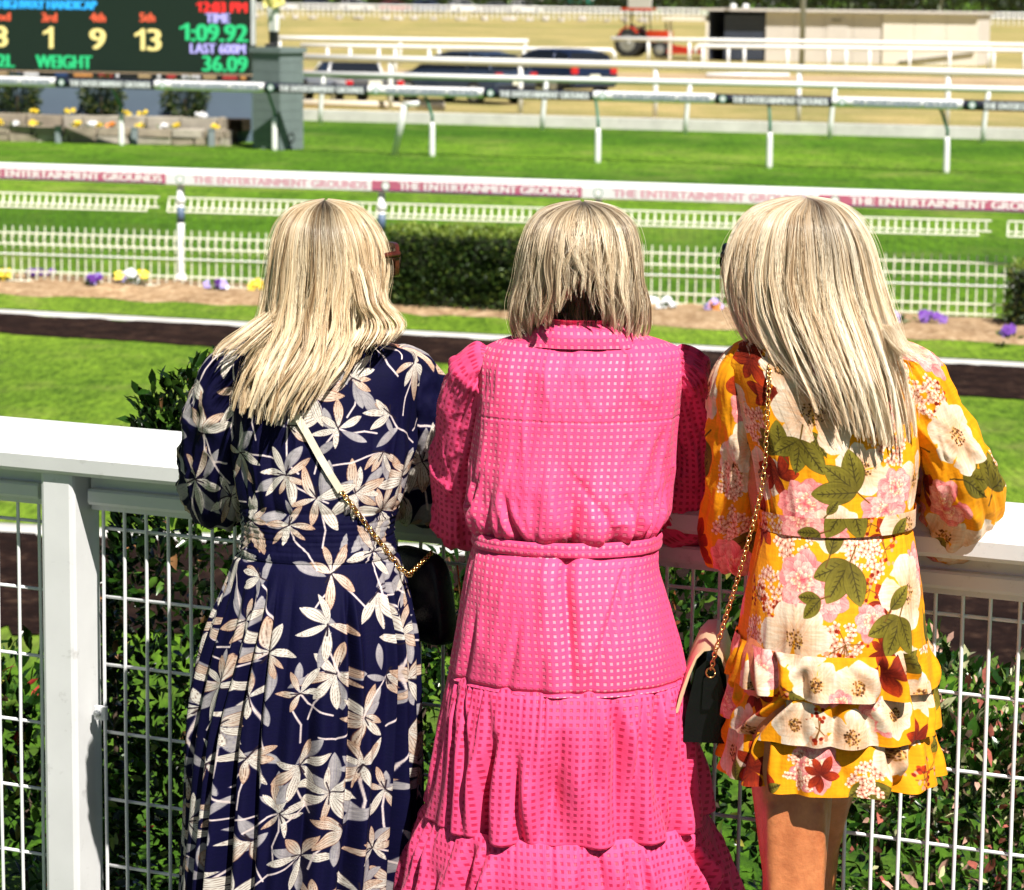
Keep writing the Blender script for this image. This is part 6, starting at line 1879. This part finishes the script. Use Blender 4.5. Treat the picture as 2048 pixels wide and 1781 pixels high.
# bodice and skirt are one length of cloth, the three ruffles and the sleeves are cut from the same print
def dispY(a, U, V, py):
    lo = smooth01((py - 860) / 130) * (1 - smooth01((py - 1012) / 20))
    d = lo * folds(a, 10, 131, V=V) * .004 + creases(a * 2.2, V * 5, 132) * .004 + creases(a * 4 + V * 3, V * 7, 133) * .002
    d += -.0016 * np.exp(-((U - .062) / .0016) ** 2)                                     # back seam
    d += folds(a, 8, 134, V=V) * .004 * smooth01((py - 1060) / 160)
    return d
rowsC = [(668, 1560, 1668, 4.585, .055), (678, 1510, 1722, 4.582, .074), (692, 1468, 1782, 4.58, .092), (725, 1452, 1822, 4.575, .108), (790, 1466, 1836, 4.565, .120), (880, 1492, 1838, 4.55, .122), (960, 1512, 1832, 4.53, .118), (1016, 1522, 1824, 4.51, .110), (1044, 1524, 1822, 4.505, .108), (1060, 1520, 1826, 4.50, .114), (1150, 1500, 1840, 4.485, .140), (1250, 1482, 1850, 4.475, .158), (1300, 1474, 1854, 4.475, .162), (1400, 1466, 1852, 4.475, .160)]
LY = loft(rowsC, 380, 300, dispY)
UVY = (.60, 1.95)
def ruf(seed, y0, y1, xl0, xr0, xl1, xr1, dh0, dh1):
    def f(a, U, V, py):
        t = (py - y0) / (y1 - y0)
        return drape(a, t * .9 + .1, seed, 18, (.04, .09), (.004, .022), .5) + folds(a, 26, seed + 1, V=V) * .003 * np.exp(-t * 3) + creases(a * 4, V * 6, seed + 2) * .002
    n_ = 340
    return loft([(y0, xl0, xr0, 4.475, dh0), (y0 + (y1 - y0) * .3, xl0 * .6 + xl1 * .4, xr0 * .6 + xr1 * .4, 4.473, dh0 * .5 + dh1 * .5), (y1, xl1, xr1, 4.47, dh1)], n_, 70, f)
R1 = ruf(141, 1268, 1352, 1476, 1852, 1458, 1866, .166, .180)
R2 = ruf(151, 1344, 1438, 1468, 1856, 1453, 1870, .167, .183)
R3 = ruf(161, 1428, 1532, 1464, 1856, 1440, 1880, .168, .186)
UV1, UV2, UV3 = (.60, 1.10), (.60, .90), (.60, .68)
def put(fn, L, uvo, px, py, s, *a):
    _, (u, v) = surf(L, px, py); fn(prC, uvo[0] + u, uvo[1] - v, s, *a)
K = 1 / 1270.0
used = []
def motif(kind, L, uvo, px, py, rpx, *a):
    put({'a': anemone, 'p': peony, 'h': hydrangea, 'l': leaftrio, 'y': lily, 'b': berries}[kind], L, uvo, px, py, rpx * K, *a)
# random cover for what the picture does not show (front, sides, sleeves)
gq = prC.g
pts_ = poisson(gq, 0, 2, 0, 2, .076, 4000)
for i, q in enumerate(pts_):
    k = gq.random()
    if k < .18: anemone(prC, q[0], q[1], .048)
    elif k < .45: peony(prC, q[0], q[1], .042)
    elif k < .58: hydrangea(prC, q[0], q[1], .032)
    elif k < .80: leaftrio(prC, q[0], q[1], .05, gq.uniform(0, 6.28))
    elif k < .92: lily(prC, q[0], q[1], .042)
    else: berries(prC, q[0], q[1], .03)
B, S_ = (LY, UVY), None
for kind, px, py, r_, *a in sorted([
    ('l', 1560, 905, 62, 2.2, 3), ('l', 1600, 880, 82, -1.9, 3), ('l', 1480, 905, 60, 2.6, 2), ('l', 1715, 985, 88, 2.4, 3), ('l', 1655, 1030, 40, .9, 1), ('l', 1700, 1125, 84, -2.0, 3), ('l', 1660, 1110, 62, 1.2, 1), ('l', 1800, 1235, 80, -1.9, 3), ('l', 1780, 1220, 60, 1.0, 1),
    ('y', 1555, 950, 56), ('y', 1500, 720, 58), ('b', 1560, 1240, 34), ('b', 1692, 1290, 46), ('b', 1515, 1190, 36), ('b', 1770, 1100, 40), ('b', 1740, 1180, 30), ('y', 1770, 1300, 40),
    ('a', 1478, 810, 58), ('a', 1625, 830, 92), ('h', 1515, 850, 40), ('h', 1785, 890, 44), ('h', 1822, 760, 40), ('p', 1790, 975, 48), ('p', 1610, 1008, 58), ('p', 1745, 1245, 40), ('h', 1585, 1085, 44), ('a', 1672, 1058, 52), ('h', 1722, 1078, 38), ('p', 1605, 1160, 60), ('a', 1590, 1278, 78), ('a', 1818, 1188, 74), ('a', 1560, 740, 40), ('p', 1700, 720, 46), ('a', 1755, 760, 48), ('l', 1470, 930, 60, -1.2, 2), ('l', 1640, 1200, 50, -2.8, 2)], key=lambda k_: k_[0] == 'l'):
    motif(kind, LY, UVY, px, py, r_, *a)
for kind, px, py, r_, *a in [('l', 1580, 1385, 50, -.6, 2), ('y', 1768, 1345, 48), ('a', 1512, 1372, 58), ('a', 1630, 1372, 54), ('a', 1716, 1378, 54), ('a', 1846, 1390, 48), ('b', 1560, 1400, 30), ('p', 1680, 1420, 26)]: motif(kind, R1, UV1, px, py, r_, *a)
for kind, px, py, r_, *a in [('y', 1832, 1480, 52), ('b', 1640, 1460, 34), ('a', 1490, 1458, 54), ('a', 1590, 1450, 48), ('a', 1705, 1478, 60), ('a', 1790, 1430, 46)]: motif(kind, R2, UV2, px, py, r_, *a)
for kind, px, py, r_, *a in [('l', 1470, 1570, 44, 1.2, 2), ('y', 1505, 1540, 56), ('h', 1600, 1545, 34), ('y', 1640, 1550, 40), ('h', 1735, 1565, 36), ('a', 1795, 1510, 56), ('b', 1850, 1560, 30), ('l', 1530, 1580, 40, .2, 1)]: motif(kind, R3, UV3, px, py, r_, *a)
for u_, v_, f_, s_, *a in [(1.40, .70, leaftrio, .055, 2.4, 3), (1.50, .80, leaftrio, .055, .6, 2), (1.44, .86, hydrangea, .030), (1.42, .79, anemone, .055), (1.49, .70, peony, .042), (1.43, .62, anemone, .05), (1.50, .58, leaftrio, .05, 1.0, 3), (1.46, .54, peony, .042), (1.38, .58, lily, .04),
                           (1.40, 1.70, leaftrio, .055, 2.4, 3), (1.45, 1.84, lily, .042), (1.44, 1.76, anemone, .050), (1.49, 1.70, hydrangea, .030), (1.43, 1.62, leaftrio, .05, -1.2, 3), (1.47, 1.56, peony, .045), (1.43, 1.48, lily, .04), (1.50, 1.46, leaftrio, .05, .4, 2)]:
    f_(prC, u_, v_, s_, *a)
M_YELF = print_mat('yellow_floral_chiffon', prC.image('yellow_floral_print'), .75, .02)
dC = cloth('dress', LY, M_YELF, WC, UVY)
for nm, L_, uvo in (('ruffle', R1, UV1), ('ruffle', R2, UV2), ('ruffle', R3, UV3)): cloth(nm, L_, M_YELF, dC, uvo)
LYb = loft([(1010, 1520, 1826, 4.51, .116), (1048, 1522, 1824, 4.505, .114)], 260, 24, lambda a, U, V, py: .004 + (vnoise(a * 5, V * 20, 7) - .5) * .003, tilt=.03)
cloth('belt', LYb, M_YELF, dC, (.60, 1.565))
def dispY2(sd):
    def f(a, U, V, _): return (folds(a, 6, sd, V=V * 3) * .006 + creases(a * 1.1 + V * 3, V * 4, sd + 1) * .010 + creases(a * 2.2 - V * 5, V * 9, sd + 2) * .005) * smooth01(V / .1)
    return f
slC = sleeve([pt(1530, 735, 4.58, .030), pt(1504, 732, 4.58, .042), pt(1484, 770, 4.575, .050), pt(1484, 860, 4.58, .050), pt(1482, 950, 4.60, .056), pt(1474, 1030, 4.63, .064), pt(1478, 1085, 4.67, .060), [*(W(1500, 4.74, RAILZ - .06)), .055], [*(W(1540, 4.81, RAILZ + .025)), .043], [*(W(1562, 4.86, RAILZ + .035)), .031]], 140, 190, dispY2(171))
cloth('sleeve', slC, M_YELF, dC, (1.45, 1.9))
slD = sleeve([pt(1760, 740, 4.57, .030), pt(1796, 738, 4.57, .043), pt(1832, 770, 4.565, .055), pt(1872, 850, 4.56, .052), pt(1914, 940, 4.57, .060), pt(1926, 1000, 4.60, .062), pt(1905, 1050, 4.65, .064), [*(W(1862, 4.70, RAILZ - .045)), .054], [*(W(1800, 4.755, RAILZ + .025)), .043], [*(W(1765, 4.78, RAILZ + .035)), .031]], 140, 190, dispY2(181))
cloth('sleeve', slD, M_YELF, dC, (1.45, .95))
rowsHC = [(394, 1604, 1614, 4.625, .032), (398, 1570, 1652, 4.625, .064), (406, 1538, 1678, 4.625, .082), (420, 1506, 1700, 4.62, .098), (445, 1482, 1722, 4.615, .112), (490, 1462, 1744, 4.61, .122), (550, 1452, 1760, 4.605, .128), (600, 1458, 1774, 4.60, .132), (650, 1476, 1790, 4.595, .142), (700, 1502, 1802, 4.59, .155), (760, 1532, 1816, 4.58, .166), (830, 1558, 1828, 4.57, .166), (890, 1575, 1832, 4.56, .160)]
def endC(phi, l, r_):
    e = np.interp(phi, [-2.4, -1.9, -1.4, -1.0, -.6, 0, .6, 1.2, 1.6, 2.2], [640, 660, 690, 720, 800, 855, 872, 850, 820, 760])
    return e - 46 * l ** 2 - 26 * r_ ** 2
BLC = [(.20, .10, .042), (.62, .42, .235), (.92, .75, .53), (.97, .86, .67), (.98, .91, .78)]
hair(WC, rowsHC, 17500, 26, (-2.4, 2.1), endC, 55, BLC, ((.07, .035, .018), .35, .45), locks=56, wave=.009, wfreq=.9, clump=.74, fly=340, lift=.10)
rowsHC2 = [(640, 1730, 1790, 4.57, .08), (680, 1760, 1812, 4.55, .10), (700, 1780, 1850, 4.545, .11), (715, 1800, 1880, 4.54, .11)]
hair(WC, rowsHC2, 260, 14, (-1.2, 1.5), lambda p, l, r_: 700 + 12 * l - 16 * r_, 56, BLC, ((.5, .35, .2), 0, .3), locks=6, wave=.02, fly=120)
sunglasses(WC, hcC + np.array([0, 0, .004]), fdC, mat('black_frame', (.012, .010, .010), .25, .2), 1.05)
bagC = thing('clutch_bag', at(1405, 1480, 4.50), 'black and beige flap handbag hanging from a gold chain beside the yellow dress', 'bag')
M_BLEATH = mat('black_leather', (.004, .004, .0045), .22, .2, 60, spec=.3, bmp=.2, bscale=160)
M_BEIGE2 = mat('beige_leather', (.62, .44, .26), .38, .06, 40)
Yb = 4.50
def q3(px, py, dy=0.0): return at(px, py, Yb) + np.array([0, dy, 0])
# gusset (black) seen end-on: narrow at the top, wide at the bottom; the body runs away from the viewer
gs = [(1412, 1322), (1436, 1330), (1452, 1400), (1449, 1488), (1366, 1484), (1372, 1424), (1392, 1340)]
away = np.array([.020, .20, 0.0])
n = len(gs); f0 = [q3(x, y) for x, y in gs]; f1 = [p + away for p in f0]
MB().add(f0 + f1, [tuple(range(n)), tuple(range(2 * n - 1, n - 1, -1))] + [((i + 1) % n, i, n + i, n + (i + 1) % n) for i in range(n)]).build('pouch', M_BLEATH, bagC, angle=50)
def flap(name, line, th, material):
    a0 = [q3(x, y, -.004) for x, y in line]; c_ = np.mean(f0, 0)
    out = []
    for p in a0:
        d = p - c_; d[1] = 0; d /= np.linalg.norm(d); out.append(p + d * th)
    e_ = [p + away * 1.04 for p in a0]; e2 = [p + away * 1.04 for p in out]
    m = len(line); fs = []
    for i in range(m - 1):
        for b_, c2 in ((0, m), (m, 3 * m), (3 * m, 2 * m), (2 * m, 0)): fs.append((b_ + i, b_ + i + 1, c2 + i + 1, c2 + i))
    fs += [(0, m, 3 * m, 2 * m), (m - 1, 2 * m - 1, 4 * m - 1, 3 * m - 1)]
    return MB().add(a0 + out + e_ + e2, fs).build(name, material, bagC, angle=40)
flap('flap', [(1356, 1424), (1366, 1392), (1380, 1350), (1393, 1318), (1408, 1302), (1426, 1300), (1442, 1316), (1452, 1350), (1456, 1400)], .006, M_BEIGE2)
flap('back_edge', [(1455, 1402), (1455, 1445), (1451, 1490)], .004, M_BEIGE2)
tabp = MB().extrude([(-.012, -.055), (-.0135, -.050), (-.0115, -.004), (-.008, 0), (.008, 0), (.0115, -.004), (.0135, -.050), (.012, -.055)], q3(1421, 1352, -.001), q3(1421, 1352, -.006), np.array([1, 0, 0.0])).build('side_tab', M_BLEATH, bagC)
MB().tube([q3(1421 + 9 * math.cos(t), 1344 + 10 * math.sin(t), -.006) for t in np.linspace(0, 6.28, 14)], .0016, 6).build('ring', M_GOLD, bagC, smooth=True)
cp = [surf(LY, x, y, .008)[0] for x, y in ((1540, 690), (1536, 760), (1534, 830), (1530, 920))]
cp += [at(1522, 985, 4.46), at(1506, 1050, 4.455), at(1478, 1150, 4.46), at(1450, 1240, 4.47), at(1432, 1300, 4.478), q3(1422, 1338, -.006)]
chain(cp, bagC, ln=.0115, wd=.0075, r=.0013)

# ================================================================== jockey statue on the pillar
st_base = c0 + UPZ * (hp_ * .97 + .086) + ex * -.06 - ey * .04
KS = .78
sJ = thing('jockey_statue', st_base, 'painted jockey statue in yellow shirt, white breeches and black boots on the pillar', 'statue')
M_YSH = mat('yellow_silk_paint', (.74, .66, .22), .4, .08); M_BRE = mat('white_breeches_paint', (.78, .77, .74), .45, .05)
b = np.array(st_base)
def sc_(m): m.v = [tuple(b + (np.array(v) - b) * KS) for v in m.v]
mb = MB()
for s_ in (-1, 1):
    capsule(mb, b + ex * s_ * .062 + UPZ * .05, .055, b + ex * s_ * .058 + UPZ * .34, .068); capsule(mb, b + ex * s_ * .062 + UPZ * .04, .05, b + ex * s_ * .07 - ey * .16 + UPZ * .04, .04)
sc_(mb); fuse('boots', mb, .012, M_BLACK, sJ, 3)
mb = MB()
for s_ in (-1, 1): capsule(mb, b + ex * s_ * .058 + UPZ * .36, .070, b + ex * s_ * .062 + UPZ * .60, .085); capsule(mb, b + ex * s_ * .062 + UPZ * .60, .085, b + ex * s_ * .05 + UPZ * .80, .10)
sc_(mb); fuse('breeches', mb, .012, M_BRE, sJ, 4)
mb = MB()
mb.ell(b + UPZ * 1.05, (.17, .13, .28), (ex, ey, UPZ), 16, 10); capsule(mb, b + UPZ * 1.2 - ex * .12, .09, b + UPZ * 1.2 + ex * .12, .09)
for s_ in (-1, 1): capsule(mb, b + ex * s_ * .17 + UPZ * 1.2, .065, b + ex * s_ * .26 + UPZ * .95, .055); capsule(mb, b + ex * s_ * .26 + UPZ * .95, .055, b + ex * s_ * .12 - ey * .16 + UPZ * .86, .04)
sc_(mb); fuse('shirt', mb, .014, M_YSH, sJ, 4)
mb = MB(); head(mb, b + UPZ * 1.46, -ey, 1.05); capsule(mb, b + UPZ * 1.28, .055, b + UPZ * 1.38, .05)
sc_(mb); hd = fuse('head', mb, .010, M_SKIN2, sJ, 3)
mb = MB(); mb.ell(b + UPZ * 1.52 + ey * .01, (.088, .105, .085), (ex, ey, UPZ), 16, 8); mb.ell(b + UPZ * 1.50 - ey * .11, (.06, .06, .012), (ex, ey, UPZ), 12, 6)
sc_(mb); fuse('cap', mb, .010, M_YSH, sJ, 2)
